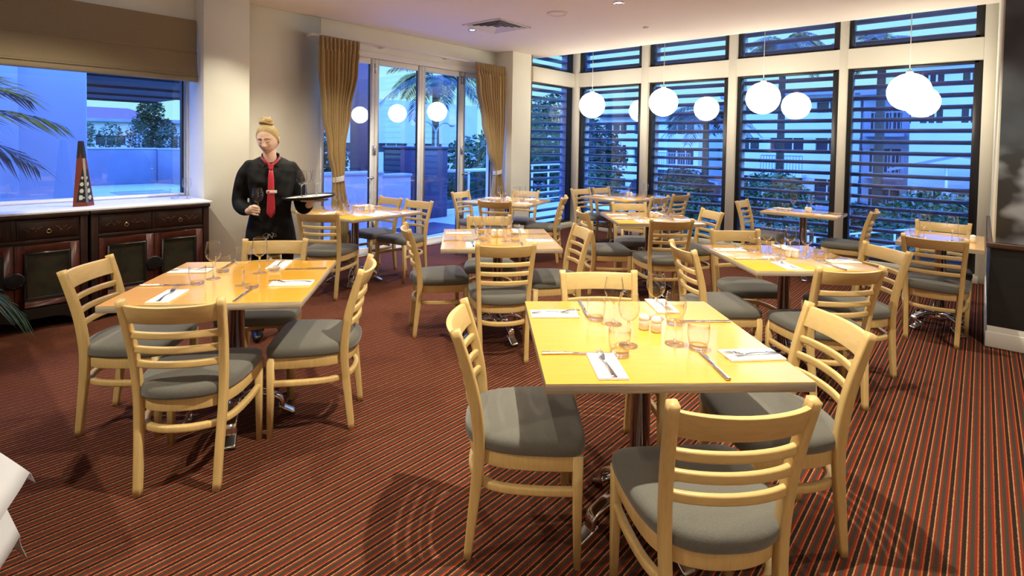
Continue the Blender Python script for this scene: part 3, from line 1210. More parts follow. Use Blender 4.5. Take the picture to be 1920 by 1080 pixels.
setting('T3', 'B', nx=-0.19, kx=0.16)
glasses('T3', [(-0.16, -0.06, NL), (-0.05, 0.18, FL), (0.045, -0.15, NR_), (0.085, 0.06, FR)],
        [(-0.12, -0.15, NL), (-0.13, 0.13, FL), (0.115, -0.17, NR_), (0.14, 0.10, FR)], (-0.029, 0.049), (0.020, 0.047))
setting('T4', 'F', nx=-0.15, kx=0.15, half=0.40, reach=0.28)
setting('T4', 'L', nx=-0.20, kx=0.09, half=0.40, reach=0.28)
setting('T4', 'R', nx=-0.15, kx=0.16, half=0.40, reach=0.29)
setting('T4', 'B', nx=-0.17, kx=0.16, half=0.40, reach=0.29)
glasses('T4', [(-0.071, 0.103, FL), (-0.067, -0.064, NL), (0.066, 0.056, FR), (0.111, -0.059, NR_)],
        [(-0.105, 0.193, FL), (-0.135, -0.12, NL), (0.15, -0.14, NR_), (0.14, 0.14, FR)], (0.02, -0.01), (0.05, -0.035))
for s_ in 'FLRB':
    setting('T5', s_, half=0.41, reach=0.29, nx=-0.17)
glasses('T5', [(-0.081, 0.09, FL), (-0.025, -0.09, NL), (0.118, 0.124, FR), (0.13, -0.06, NR_)],
        [(-0.15, 0.106, FL), (-0.12, -0.14, NL), (0.179, 0.04, FR), (0.16, -0.15, NR_)], (0.03, 0.03), (0.07, 0.01))
setting('T6', 'L', nx=0.0, kx=0.24, half=0.43)
setting('T6', 'R', nx=0.28, kx=0.10, half=0.43)
setting('T6', 'F', nx=-0.13, kx=0.16, half=0.55, reach=0.45)
glasses('T6', [(-0.21, -0.10, 'nearest the waitress'), (-0.02, 0.30, 'far end'), (0.18, -0.06, NR_)],
        [(-0.17, -0.16, 'nearest the waitress'), (0.06, 0.24, 'far end'), (0.11, 0.04, 'in the middle'), (0.02, -0.25, 'near end')], (0.10, -0.15), (0.06, -0.11))
for s_ in 'FLRB':
    setting('T7', s_, reach=0.30, nx=-0.18)
glasses('T7', [(-0.24, -0.04, 'left end'), (-0.17, 0.02, 'left of the middle'), (-0.02, -0.13, 'right of the middle'), (0.06, -0.18, 'right end')],
        [(-0.22, 0.10, 'left end'), (0.14, -0.14, 'right end'), (0.08, 0.10, 'far side')], (-0.08, -0.06), (-0.05, -0.02))
setting('T8', 'F', nx=-0.30, kx=0.05, half=0.40, reach=0.28)
setting('T8', 'B', nx=0.24, kx=0.42, half=0.40, reach=0.28)
glasses('T8', [(-0.08, 0.22, 'left end'), (0.054, 0.0, 'in the middle'), (0.12, -0.24, 'right end')],
        [(-0.22, 0.16, 'left end'), (-0.05, -0.05, 'in the middle'), (0.0, -0.28, 'right end')], (0.10, 0.05), (0.13, 0.02))
setting('T9', 'F', nx=-0.17, kx=0.12, half=0.37, reach=0.26)
setting('T9', 'B', nx=-0.17, kx=0.12, half=0.37, reach=0.26)
glasses('T9', [(0.0, 0.11, 'left'), (0.10, -0.05, 'right')], [(-0.08, 0.17, 'left'), (0.0, -0.15, 'right')], (0.05, -0.02), (0.02, -0.06))
glasses('T10', [(-0.06, 0.11, 'left'), (-0.08, -0.07, 'right')], [(-0.09, 0.165, 'left'), (0.0, -0.14, 'right')], (-0.03, -0.195), None)


# ------------------------------------------------------------------ white-clothed table at the camera's left
def cloth_table():
    x, y = -0.472, 1.55
    t = empty('dining_table', (x, y, 0), math.radians(-20), 'table under white cloths at the bottom left edge', 'table', 'laminate dining tables')
    table_part_top(t, 0.84, 0.84)
    make_base(t)

    def cloth(name, half, drop, z, flare, ang, label):
        m = MB()
        n = 44
        hw = 0.422
        pts = {}
        vs_, fs = [], []
        c, s = math.cos(ang), math.sin(ang)
        for j in range(n + 1):
            for i in range(n + 1):
                px, py = -half + 2 * half * i / n, -half + 2 * half * j / n
                px, py = px * c - py * s, px * s + py * c
                ox, oy = max(0, abs(px) - hw), max(0, abs(py) - hw)
                d = math.hypot(ox, oy)
                if d > 0:
                    ex, ey = math.copysign(min(abs(px), hw), px), math.copysign(min(abs(py), hw), py)
                    k = math.atan2(oy, ox)
                    along = (px if oy > ox else py)
                    w = 0.005 * math.sin(along * 17 + 0.6) * min(1, d / 0.12)
                    out = flare * d + w + 0.006
                    qx = ex + math.copysign(out * math.cos(k), px) if ox > 0 else px
                    qy = ey + math.copysign(out * math.sin(k), py) if oy > 0 else py
                    qz = z - max(0, d - 0.006) * 0.97
                else:
                    qx, qy, qz = px, py, z
                vs_.append((qx, qy, qz))
        for j in range(n):
            for i in range(n):
                a = j * (n + 1) + i
                fs.append((a, a + 1, a + n + 2, a + n + 1))
        m.add(vs_, fs, 0, True)
        o = m.build(name, 'cloth_white', None, loc=(x, y, 0), rz=math.radians(-20))
        md = o.modifiers.new('hem', 'SOLIDIFY')
        md.thickness = 0.0016
        md.offset = 1
        tag(o, label, 'tablecloth', 'white tablecloths at the bottom left')
    cloth('tablecloth', 0.72, 0.3, 0.7465, 0.30, 0.0, 'white tablecloth with the longer drop, under the second cloth at bottom left')
    cloth('tablecloth', 0.585, 0.2, 0.7500, 0.70, 0.03, 'upper white tablecloth with a pointed corner at bottom left')


cloth_table()


# ------------------------------------------------------------------ furnishings along the left wall
def roman_blind():
    t = empty('roman_blind', (0, 5.60, 0), 0, 'brown woven roman blind half drawn over the long left window', 'blind')
    def panel(name, prof, x0=-1.28, x1=1.795, bev=0.0):
        m = MB()
        n = len(prof)
        vs_ = [(x0, y, z) for y, z in prof] + [(x1, y, z) for y, z in prof]
        m.add(vs_, [(i, (i + 1) % n, n + (i + 1) % n, n + i) for i in range(n)] + [tuple(range(n)), tuple(reversed(range(n, 2 * n)))], 0, False)
        return m.build(name, 'blind_fabric', t, bevel=bev)
    panel('upper_fold', [(-0.010, 2.27), (-0.004, 2.40), (0.0, 2.575), (0.012, 2.575), (0.010, 2.40), (0.006, 2.27)])
    panel('middle_fold', [(-0.030, 2.052), (-0.033, 2.075), (-0.022, 2.16), (-0.012, 2.272), (0.004, 2.272), (0.0, 2.16), (-0.008, 2.052)])
    panel('lower_fold', [(-0.022, 1.998), (-0.034, 2.008), (-0.037, 2.035), (-0.026, 2.060), (0.0, 2.060), (0.008, 1.998)], bev=0.004)
    for y, z in ((-0.014, 2.272), (-0.036, 2.056)):
        m = MB()
        m.tube([(-1.28, y, z), (1.797, y, z)], 0.0065, 8)
        m.build('dowel_pocket', 'blind_fabric', t)
    m = MB()
    m.box(-1.28, 1.795, 0.0125, 0.07, 2.53, 2.58)
    m.build('head_rail', 'blind_fabric', t)


roman_blind()


def make_cabinet():
    W, D, H = 0.855, 0.42, 0.88
    t = empty('sideboard', (0, 0, 0), 0, None, 'cabinet')
    m = MB()
    m.box(0.0, W, 0.025, D, 0.18, H - 0.03)                        # carcass
    for x in (0.0, W - 0.045):
        m.box(x, x + 0.045, 0.004, 0.05, 0.0, H - 0.03)            # stiles and feet
        m.box(x, x + 0.045, D - 0.05, D, 0.0, 0.18)
    m.box(0.045, W - 0.045, 0.01, 0.03, 0.665, 0.69)
    m.box(0.045, W - 0.045, 0.01, 0.03, 0.845, 0.85)
    m.box(W / 2 - 0.014, W / 2 + 0.014, 0.01, 0.03, 0.69, 0.845)
    m.build('body', 'cabinet_dark', t, bevel=0.004)
    m = MB()
    m.box(-0.008, W + 0.008, -0.008, D, H - 0.03, H)
    m.build('top', 'cabinet_dark', t, bevel=0.006)
    m = MB()
    pts = [(0.045, 0.18), (0.045, 0.05), (0.09, 0.05), (0.13, 0.085), (0.2, 0.10), (W / 2 - 0.05, 0.10), (W / 2, 0.08), (W / 2 + 0.05, 0.10),
           (W - 0.2, 0.10), (W - 0.13, 0.085), (W - 0.09, 0.05), (W - 0.045, 0.05), (W - 0.045, 0.18)]
    n = len(pts)
    m.add([(x, 0.008, z) for x, z in pts] + [(x, 0.03, z) for x, z in pts],
          [tuple(range(n)), tuple(reversed(range(n, 2 * n)))] + [(i, (i + 1) % n, n + (i + 1) % n, n + i) for i in range(n)])
    m.build('apron', 'cabinet_black', t)
    for k, x0 in enumerate((0.052, W / 2 + 0.016)):
        x1 = x0 + W / 2 - 0.070
        m = MB()
        m.box(x0, x1, 0.010, 0.03, 0.695, 0.842)
        m.box(x0 + 0.014, x1 - 0.014, 0.005, 0.012, 0.709, 0.828)
        d = m.build('drawer', 'cabinet_dark', t, bevel=0.003)
        # painted sprigs left and right of the ring
        rr = random.Random(3 + k)
        for sx in (-1, 1):
            m = MB()
            for q in range(7):
                cx = (x0 + x1) / 2 + sx * (0.045 + 0.014 * q)
                cz = 0.768 + 0.014 * math.sin(q * 1.9 + k)
                a = rr.uniform(0, PI)
                m.tube(smoothpath([(cx - 0.010 * math.cos(a), 0.0045, cz - 0.010 * math.sin(a)), (cx, 0.0042, cz + 0.004), (cx + 0.010 * math.cos(a), 0.0045, cz + 0.010 * math.sin(a))], 3), 0.0026, 5)
            m.build('painted_sprig', 'gilt_paint', d)
        m = MB()
        c = Vector(((x0 + x1) / 2, -0.006, 0.762))
        m.tube([c + Vector((0.013 * math.sin(2 * PI * j / 18), -0.002, -0.010 + 0.013 * math.cos(2 * PI * j / 18))) for j in range(18)], 0.0020, 6, closed=True)
        m.ball(c + Vector((0, 0.006, 0.004)), 0.006, 10, 6)
        m.build('ring_pull', 'brass', d)
        # door with a raised painted panel
        x0d, x1d = (0.05, W / 2 - 0.002) if k == 0 else (W / 2 + 0.002, W - 0.05)
        m = MB()
        f = 0.055
        z0, z1 = 0.19, 0.655
        m.box(x0d, x0d + f, 0.006, 0.03, z0, z1)
        m.box(x1d - f, x1d, 0.006, 0.03, z0, z1)
        m.box(x0d + f, x1d - f, 0.006, 0.03, z0, z0 + f)
        m.box(x0d + f, x1d - f, 0.006, 0.03, z1 - f, z1)
        dr = m.build('door', 'cabinet_red', t, bevel=0.003)
        m = MB()
        a, b, c0, c1 = x0d + f, x1d - f, z0 + f, z1 - f
        m.box(a, b, 0.014, 0.028, c0, c1)
        m.build('painted_panel', 'painted_panel', dr)
        m = MB()
        e = 0.016
        for q in ((a, a + e, c0, c1), (b - e, b, c0, c1), (a, b, c0, c0 + e), (a, b, c1 - e, c1)):
            m.box(q[0], q[1], 0.002, 0.02, q[2], q[3])
        m.build('moulding', 'cabinet_black', dr, bevel=0.003)
    m = MB()
    c = Vector((W / 2, 0.0035, 0.40))
    m.lathe([(0.0, 0.0), (0.062, 0.0), (0.062, 0.006), (0.05, 0.009), (0.0, 0.010)], 32)
    m.v = [(v[0] + c.x, -v[2] + 0.006, v[1] + c.z) for v in m.v]
    for q in range(8):
        a = 2 * PI * q / 8
        m.ball((c.x + 0.05 * math.cos(a), -0.003, c.z + 0.05 * math.sin(a)), 0.005, 8, 5)
    m.build('lock_plate', 'iron', t)
    return t


CAB = Proto(make_cabinet)
CAB.place((0.93, 5.25, 0), 0, 'old red-brown lacquer sideboard nearest the waitress, under the window ledge', 'lacquer sideboards')
CAB.place((0.054, 5.25, 0), 0, 'old red-brown lacquer sideboard cut by the left picture edge, under the ledge', 'lacquer sideboards')


def ornament():
    t = empty('ornament', (0.915, 5.52, 0.9003), math.radians(14), 'tall red and black pyramid ornament with pale stone inlay on the window ledge', 'ornament')
    h, w, tw = 0.53, 0.078, 0.022
    base = [(-w, -w * 0.55), (0.01, -w * 0.95), (w, -w * 0.4), (0.0, w * 0.6)]
    top = [(-tw, -0.005), (0.0, -0.018), (tw * 0.8, -0.004), (0.0, 0.02)]
    def lerp(z):
        q = z / h
        return [Vector((b[0] * (1 - q) + a[0] * q, b[1] * (1 - q) + a[1] * q, z)) for b, a in zip(base, top)]
    def block(z0, z1, sc, name, mat):
        lo, hi = lerp(z0), lerp(z1)
        m = MB()
        vs_ = [Vector((v.x * sc, v.y * sc, v.z)) for v in lo + hi]
        m.add(vs_, [(3, 2, 1, 0), (4, 5, 6, 7)] + [(i, (i + 1) % 4, 4 + (i + 1) % 4, 4 + i) for i in range(4)])
        return m.build(name, mat, t)
    block(0, 0.5, 1.0, 'body', 'ornament_red')
    block(0.39, h, 1.04, 'cap', 'ornament_black')
    lo = lerp(0.0)
    for (i, j), nm in (((0, 1), 'inlay_panel'), ((1, 2), 'inlay_panel')):
        def pt(s, z, off):
            L = lerp(z)
            p = L[i] * (1 - s) + L[j] * s
            nrm = (L[j] - L[i]).cross(Vector((0, 0, 1))).normalized()
            return p + nrm * off
        m = MB()
        s0, s1 = (0.22, 0.93) if i == 0 else (0.07, 0.82)
        a, b, c_, d = pt(s0, 0.035, 0.0012), pt(s1, 0.035, 0.0012), pt(s1, 0.30, 0.0012), pt(0.75 if i == 0 else 0.2, 0.30, 0.0012)
        nb = (b - a).cross(d - a).normalized() * 0.002
        m.add([a, b, c_, d, a - nb, b - nb, c_ - nb, d - nb], [(0, 1, 2, 3), (7, 6, 5, 4), (0, 4, 5, 1), (1, 5, 6, 2), (2, 6, 7, 3), (3, 7, 4, 0)])
        pn = m.build(nm, 'ornament_black', t)
        rr = random.Random(i + 5)
        m = MB()
        for q, (s, z, r) in enumerate(((0.55, 0.07, 0.022), (0.62, 0.125, 0.021), (0.66, 0.18, 0.018), (0.72, 0.23, 0.013), (0.8, 0.07, 0.008))):
            s = s if i == 0 else 1 - s
            o = pt(s, z, 0.002)
            tx = (pt(s + 0.1, z, 0) - pt(s, z, 0)).normalized()
            nv = tx.cross(Vector((0, 0, 1)))
            k = 6
            ring = [o + tx * (0.75 * r * rr.uniform(0.75, 1.1) * math.cos(2 * PI * e / k)) + Vector((0, 0, 1)) * (r * rr.uniform(0.8, 1.1) * math.sin(2 * PI * e / k)) for e in range(k)]
            m.add(ring + [v + nv * 0.0025 for v in ring], [tuple(range(k)), tuple(range(k, 2 * k))] + [(e, (e + 1) % k, k + (e + 1) % k, k + e) for e in range(k)])
        m.build('stone_inlay', 'ornament_stone', pn)
    m = MB()
    m.sweep([lerp(z)[1] + Vector((0, -0.002, 0)) for z in (0.03, 0.2, 0.39)], rprof(0.016, 0.006, 0.3), up=(0, -1, 0))
    m.build('silver_edge', 'ornament_silver', t)


ornament()
WG.place((1.705, 5.58, 0.9003), 0.0, 'clear stemmed wine glass alone at the right end of the window ledge', 'wine glasses on the tables')
TU.place((1.615, 5.62, 0.9003), 0.0, 'clear tumbler next to the wine glass on the window ledge', 'tumblers on the tables')


def shade_counter():  # unseen blocker, added to throw the shadow on the carpet at left
    t = empty('shade_counter', (-0.23, 3.25, 0), 0, 'unseen counter added outside the left picture edge to shade the carpet', 'counter')
    m = MB()
    m.box(-0.20, 0.20, -0.92, 0.92, 0.08, 0.92)
    m.build('body', 'cabinet_dark', t, bevel=0.004)
    m = MB()
    m.box(-0.215, 0.215, -0.94, 0.94, 0.92, 0.95)
    m.build('top', 'cabinet_dark', t, bevel=0.004)
    m = MB()
    m.box(-0.17, 0.17, -0.88, 0.88, 0.0, 0.08)
    m.build('plinth', 'cabinet_black', t)
    for k in range(3):
        m = MB()
        m.box(0.20, 0.215, -0.90 + 0.605 * k, -0.31 + 0.605 * k, 0.11, 0.89)
        d = m.build('door', 'cabinet_dark', t, bevel=0.003)
        m = MB()
        m.tube([(0.235, -0.36 + 0.605 * k, 0.62), (0.235, -0.36 + 0.605 * k, 0.76)], 0.006, 8)
        m.build('handle', 'steel_brushed', d)


shade_counter()


# ------------------------------------------------------------------ curtains
def curtain(name_label, prof, y0, npl, phase):
    """prof: list of (z, x_left, x_right); pleated cloth hung in soft folds"""
    t = empty('curtain', (0, y0, 0), 0, name_label, 'curtain', 'tied-back curtains at the glass doors')
    P = sorted(prof)
    def span(z):
        for a, b in zip(P, P[1:]):
            if z <= b[0]:
                q = (z - a[0]) / (b[0] - a[0])
                q = q * q * (3 - 2 * q)
                return a[1] + (b[1] - a[1]) * q, a[2] + (b[2] - a[2]) * q
        return P[-1][1], P[-1][2]
    ztop, zbot = P[-1][0], P[0][0]
    cols, rows = npl * 12, 60
    m = MB()
    vs_, fs = [], []
    for j in range(rows + 1):
        z = zbot + (ztop - zbot) * j / rows
        a, b = span(z)
        w = b - a
        top = max(0, (z - (ztop - 0.16)) / 0.16)
        amp = min(0.040, 0.017 + 0.011 / max(w, 0.12)) * (1 - 0.75 * top)
        for i in range(cols + 1):
            s = i / cols
            ph = 2 * PI * npl * s + phase
            y = amp * math.sin(ph + 0.5 * math.sin(z * 1.7 + s * 5)) + 0.25 * amp * math.sin(2.3 * ph + z)
            if top > 0 and abs(z - (ztop - 0.13)) < 0.02:
                y *= 0.5
            vs_.append((a + w * s + 0.35 * amp * math.cos(ph) * 0.5, y, z))
    for j in range(rows):
        for i in range(cols):
            k = j * (cols + 1) + i
            fs.append((k, k + 1, k + cols + 2, k + cols + 1))
    m.add(vs_, fs, 0, True)
    o = m.build('drape', 'curtain_fabric', t)
    md = o.modifiers.new('cloth_thickness', 'SOLIDIFY')
    md.thickness = 0.002
    m = MB()
    for i in range(npl):
        a, b = span(ztop - 0.13)
        x = a + (b - a) * (i + 0.5) / npl
        m.tube([(x, -0.014, ztop - 0.16), (x + 0.002, -0.022, ztop - 0.10), (x, -0.012, ztop - 0.01)], lambda q: 0.011 - 0.005 * q, 6)
    m.build('pinch_pleat', 'curtain_fabric', t)
    zt = [p[0] for p in P if p[2] - p[1] == min(q[2] - q[1] for q in P)][0]
    a, b = span(zt)
    c, h = (a + b) / 2, (b - a) / 2 + 0.012
    m = MB()
    path = [(c + h * math.cos(2 * PI * k / 28), 0.058 * math.sin(2 * PI * k / 28), zt + 0.012 * math.cos(2 * PI * k / 28)) for k in range(28)]
    m.sweep(path, rprof(0.006, 0.062, 0.3), up=(0, 0, 1), closed=True)
    m.build('tie_back', 'cloth_white', t)
    return t


curtain('brown pleated curtain tied back beside the waitress, left of the glass doors',
        [(0.02, 3.22, 3.47), (0.6, 3.245, 3.43), (1.02, 3.255, 3.375), (1.35, 3.19, 3.39), (1.8, 3.12, 3.46), (2.3, 3.075, 3.56), (2.66, 3.07, 3.595)], 5.66, 10, 0.4)
curtain('brown pleated curtain tied back beside the column, right of the glass doors',
        [(0.02, 5.84, 6.16), (0.6, 5.90, 6.14), (1.02, 5.94, 6.075), (1.35, 5.80, 6.10), (1.8, 5.68, 6.14), (2.3, 5.56, 6.165), (2.66, 5.50, 6.165)], 5.62, 11, 1.1)


def curtain_rod():
    t = empty('curtain_rod', (0, 5.70, 2.665), 0, 'thin pale curtain rod above the glass doors', 'curtain rod')
    m = MB()
    m.tube([(3.0, 0, 0), (6.18, 0, 0)], 0.012, 12)
    m.build('rod', 'trim_white', t)
    for x in (3.02, 4.0, 5.1, 6.1):
        m = MB()
        m.box(x - 0.012, x + 0.012, 0.0, 0.148, -0.01, 0.016)
        m.build('bracket', 'trim_white', t, bevel=0.002, seg=1)


curtain_rod()


# ------------------------------------------------------------------ ceiling fittings
def ceiling_things():
    t = empty('air_vent', (4.76, 4.50, CEIL), math.radians(3), 'square louvred air vent in the ceiling', 'vent')
    h = 0.30
    m = MB()
    for k in range(4):
        R = Matrix.Rotation(PI / 2 * k, 4, 'Z')
        m.box(-h, h, -h, -h + 0.03, -0.012, 0.0, mat=R)
    m.build('frame', 'plastic_white', t, bevel=0.003, seg=1)
    m = MB()
    m.box(-h + 0.02, h - 0.02, -h + 0.02, h - 0.02, -0.002, 0.002)
    m.build('backing', 'vent_dark', t)
    for q in range(4):
        m = MB()
        a = h - 0.045 - 0.058 * q
        for k in range(4):
            R = Matrix.Rotation(PI / 2 * k, 4, 'Z')
            b = a - 0.035
            vs_ = [R @ Vector(v) for v in ((-a, -a, -0.014), (a, -a, -0.014), (b, -b, -0.003), (-b, -b, -0.003), (-a, -a, -0.011), (a, -a, -0.011), (b, -b, 0.0), (-b, -b, 0.0))]
            m.add(vs_, [(0, 1, 2, 3), (7, 6, 5, 4), (0, 4, 5, 1), (1, 5, 6, 2), (2, 6, 7, 3), (3, 7, 4, 0)])
        m.build('slat', 'plastic_white', t)
    t = empty('ceiling_speaker', (4.706, 3.54, CEIL), 0, 'round white speaker grille in the ceiling right of the vent', 'speaker')
    m = MB()
    m.lathe([(0.085, 0.0), (0.115, 0.0), (0.112, -0.009), (0.098, -0.014), (0.085, -0.008)], 36, closed=True)
    m.build('rim', 'plastic_white', t)
    m = MB()
    m.lathe([(0.0, -0.009), (0.06, -0.009), (0.086, -0.006), (0.086, 0.0), (0.0, 0.0)], 36)
    m.build('grille', 'ceiling_paint', t)
    t = empty('smoke_detector', (5.9, 3.1, CEIL), 0, 'tiny white detector disc on the ceiling near the windows', 'detector')
    m = MB()
    m.lathe([(0.0, -0.022), (0.022, -0.02), (0.035, -0.006), (0.035, 0.0), (0.0, 0.0)], 24)
    m.build('case', 'plastic_white', t)


ceiling_things()


def wall_art():
    t = empty('wall_art', (XN, -2.1, 0), 0, 'large black and white blurred photo print above the dark wainscot', 'picture')
    m = MB()
    m.box(-0.022, 0.0, -2.0, 2.012, 0.788, CEIL - 0.02)
    m.build('print', 'grey_mural_print', t, bevel=0.002, seg=1)


wall_art()


# ------------------------------------------------------------------ leaves and plants
def frond(m, base, direction, length, droop, leaflets, lw, ll, rnd_, rach=0.006, mi=0):
    """a palm frond: curved midrib with two rows of tapering leaflets"""
    d = Vector(direction).normalized()
    side = d.cross(Vector((0, 0, 1)))
    if side.length < 1e-3:
        side = Vector((1, 0, 0))
    side.normalize()
    pts = []
    n = 16
    for i in range(n + 1):
        s = i / n
        pts.append(Vector(base) + d * (length * s) + Vector((0, 0, -droop * length * s * s)))
    m.tube(pts, lambda q: rach * (1 - 0.85 * q), 5, mi=mi)
    for k in range(leaflets):
        s = 0.12 + 0.86 * k / leaflets
        i = min(n - 1, int(s * n))
        p = pts[i].lerp(pts[i + 1], s * n - i)
        tg = (pts[i + 1] - pts[i]).normalized()
        L = ll * math.sin(PI * (0.12 + 0.82 * s)) ** 0.7 * rnd_.uniform(0.85, 1.1)
        for sg in (1, -1):
            dirn = (side * sg * 0.85 + tg * 0.75 + Vector((0, 0, rnd_.uniform(-0.1, 0.12)))).normalized()
            nn = dirn.cross(tg).normalized()
            wv = nn.cross(dirn).normalized() * lw
            mid = p + dirn * L * 0.5 + Vector((0, 0, -0.05 * L))
            tip = p + dirn * L + Vector((0, 0, -0.30 * L))
            q0 = p + dirn * 0.01
            m.add([q0 - wv * 0.4, q0 + wv * 0.4, mid + wv, mid - wv, tip], [(0, 1, 2, 3), (3, 2, 4)], mi, True)


def indoor_palm():
    c = Vector((-0.05, 4.72, 0))
    t = empty('potted_palm', c, 0, 'indoor palm whose thin arching fronds enter at the left edge', 'plant')
    m = MB()
    m.lathe([(0.0, 0.0), (0.15, 0.0), (0.20, 0.36), (0.205, 0.38), (0.185, 0.38), (0.18, 0.33), (0.0, 0.33)], 28)
    m.build('pot', 'plant_pot', t)
    m = MB()
    m.lathe([(0.0, 0.325), (0.182, 0.335), (0.0, 0.345)], 20)
    m.build('soil', 'soil', t)
    rr = random.Random(11)
    for k, (dx, dy, dz, L, dr, z) in enumerate(((0.62, 0.05, 0.80, 0.92, 0.55, 1.50), (0.75, -0.15, 0.35, 0.80, 0.42, 1.54), (0.45, 0.25, 0.95, 0.85, 0.5, 1.50),
                                                 (0.80, 0.20, -0.05, 0.66, 0.40, 1.54), (-0.7, 0.3, 0.9, 0.9, 0.6, 1.3), (-0.5, -0.6, 0.8, 0.85, 0.6, 1.3), (0.1, 0.45, 1.1, 0.7, 0.5, 1.35),
                                                 (0.85, -0.05, 0.2, 0.55, 0.85, 0.62))):
        m = MB()
        m.tube(smoothpath([(0.02 * math.cos(k), 0.02 * math.sin(k), 0.33), (0.03 * math.cos(k), 0.03 * math.sin(k), 0.6), (0, 0, z)], 4), 0.009, 6)
        frond(m, (0, 0, z), (dx, dy, dz), L, dr, 26, 0.010, 0.40, rr)
        m.build('frond', 'plant_leaf', t)


indoor_palm()


# ------------------------------------------------------------------ outside: sun louvres
def louvres():
    bays = [(0.05, 1.335), (1.375, 2.70), (2.75, 4.08), (4.12, 5.45)]
    words = ['nearest the right wall', 'second from the right wall', 'third from the right wall', 'next to the window corner']
    def blade(L):
        m = MB()
        prof = []
        for k in range(14):
            a = 2 * PI * k / 14
            x, z = 0.082 * math.cos(a), 0.025 * math.sin(a)
            t = math.radians(-5)
            prof.append((x * math.cos(t) - z * math.sin(t), x * math.sin(t) + z * math.cos(t)))
        n = len(prof)
        m.add([(x, -L / 2, z) for x, z in prof] + [(x, L / 2, z) for x, z in prof],
              [tuple(range(n)), tuple(reversed(range(n, 2 * n)))] + [(i, (i + 1) % n, n + (i + 1) % n, n + i) for i in range(n)], 0, True)
        return m
    zs = [0.16 + 0.14 * k for k in range(24)]
    for (a, b), w in zip(bays, words):
        t = empty('louvre_screen', (8.13, (a + b) / 2, 0), 0, 'blue-lit horizontal louvre screen outside the window ' + w, 'louvres', 'sun louvres outside the window wall')
        L = b - a - 0.10
        first = None
        for z in zs:
            if first is None:
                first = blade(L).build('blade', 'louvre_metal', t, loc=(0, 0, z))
            else:
                o = first.copy()
                C.objects.link(o)
                o.parent = t
                o.location = (0, 0, z)
        for s in (-1, 1):
            m = MB()
            y = s * (b - a) / 2 - s * 0.03
            m.box(-0.075, 0.075, y - 0.02, y + 0.02, -0.30, 3.55)
            m.build('upright', 'louvre_post', t, bevel=0.003, seg=1)
    t = empty('louvre_screen', (7.33, 5.80, 0), PI / 2, 'blue-lit horizontal louvre screen outside the short corner window', 'louvres', 'sun louvres outside the window wall')
    first = None
    for z in zs:
        if first is None:
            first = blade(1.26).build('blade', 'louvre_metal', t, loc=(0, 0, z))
        else:
            o = first.copy()
            C.objects.link(o)
            o.parent = t
            o.location = (0, 0, z)
    for y in (-0.66, 0.66):
        m = MB()
        m.box(-0.075, 0.075, y - 0.02, y + 0.02, -0.02, 3.55)
        m.build('upright', 'louvre_post', t, bevel=0.003, seg=1)


louvres()


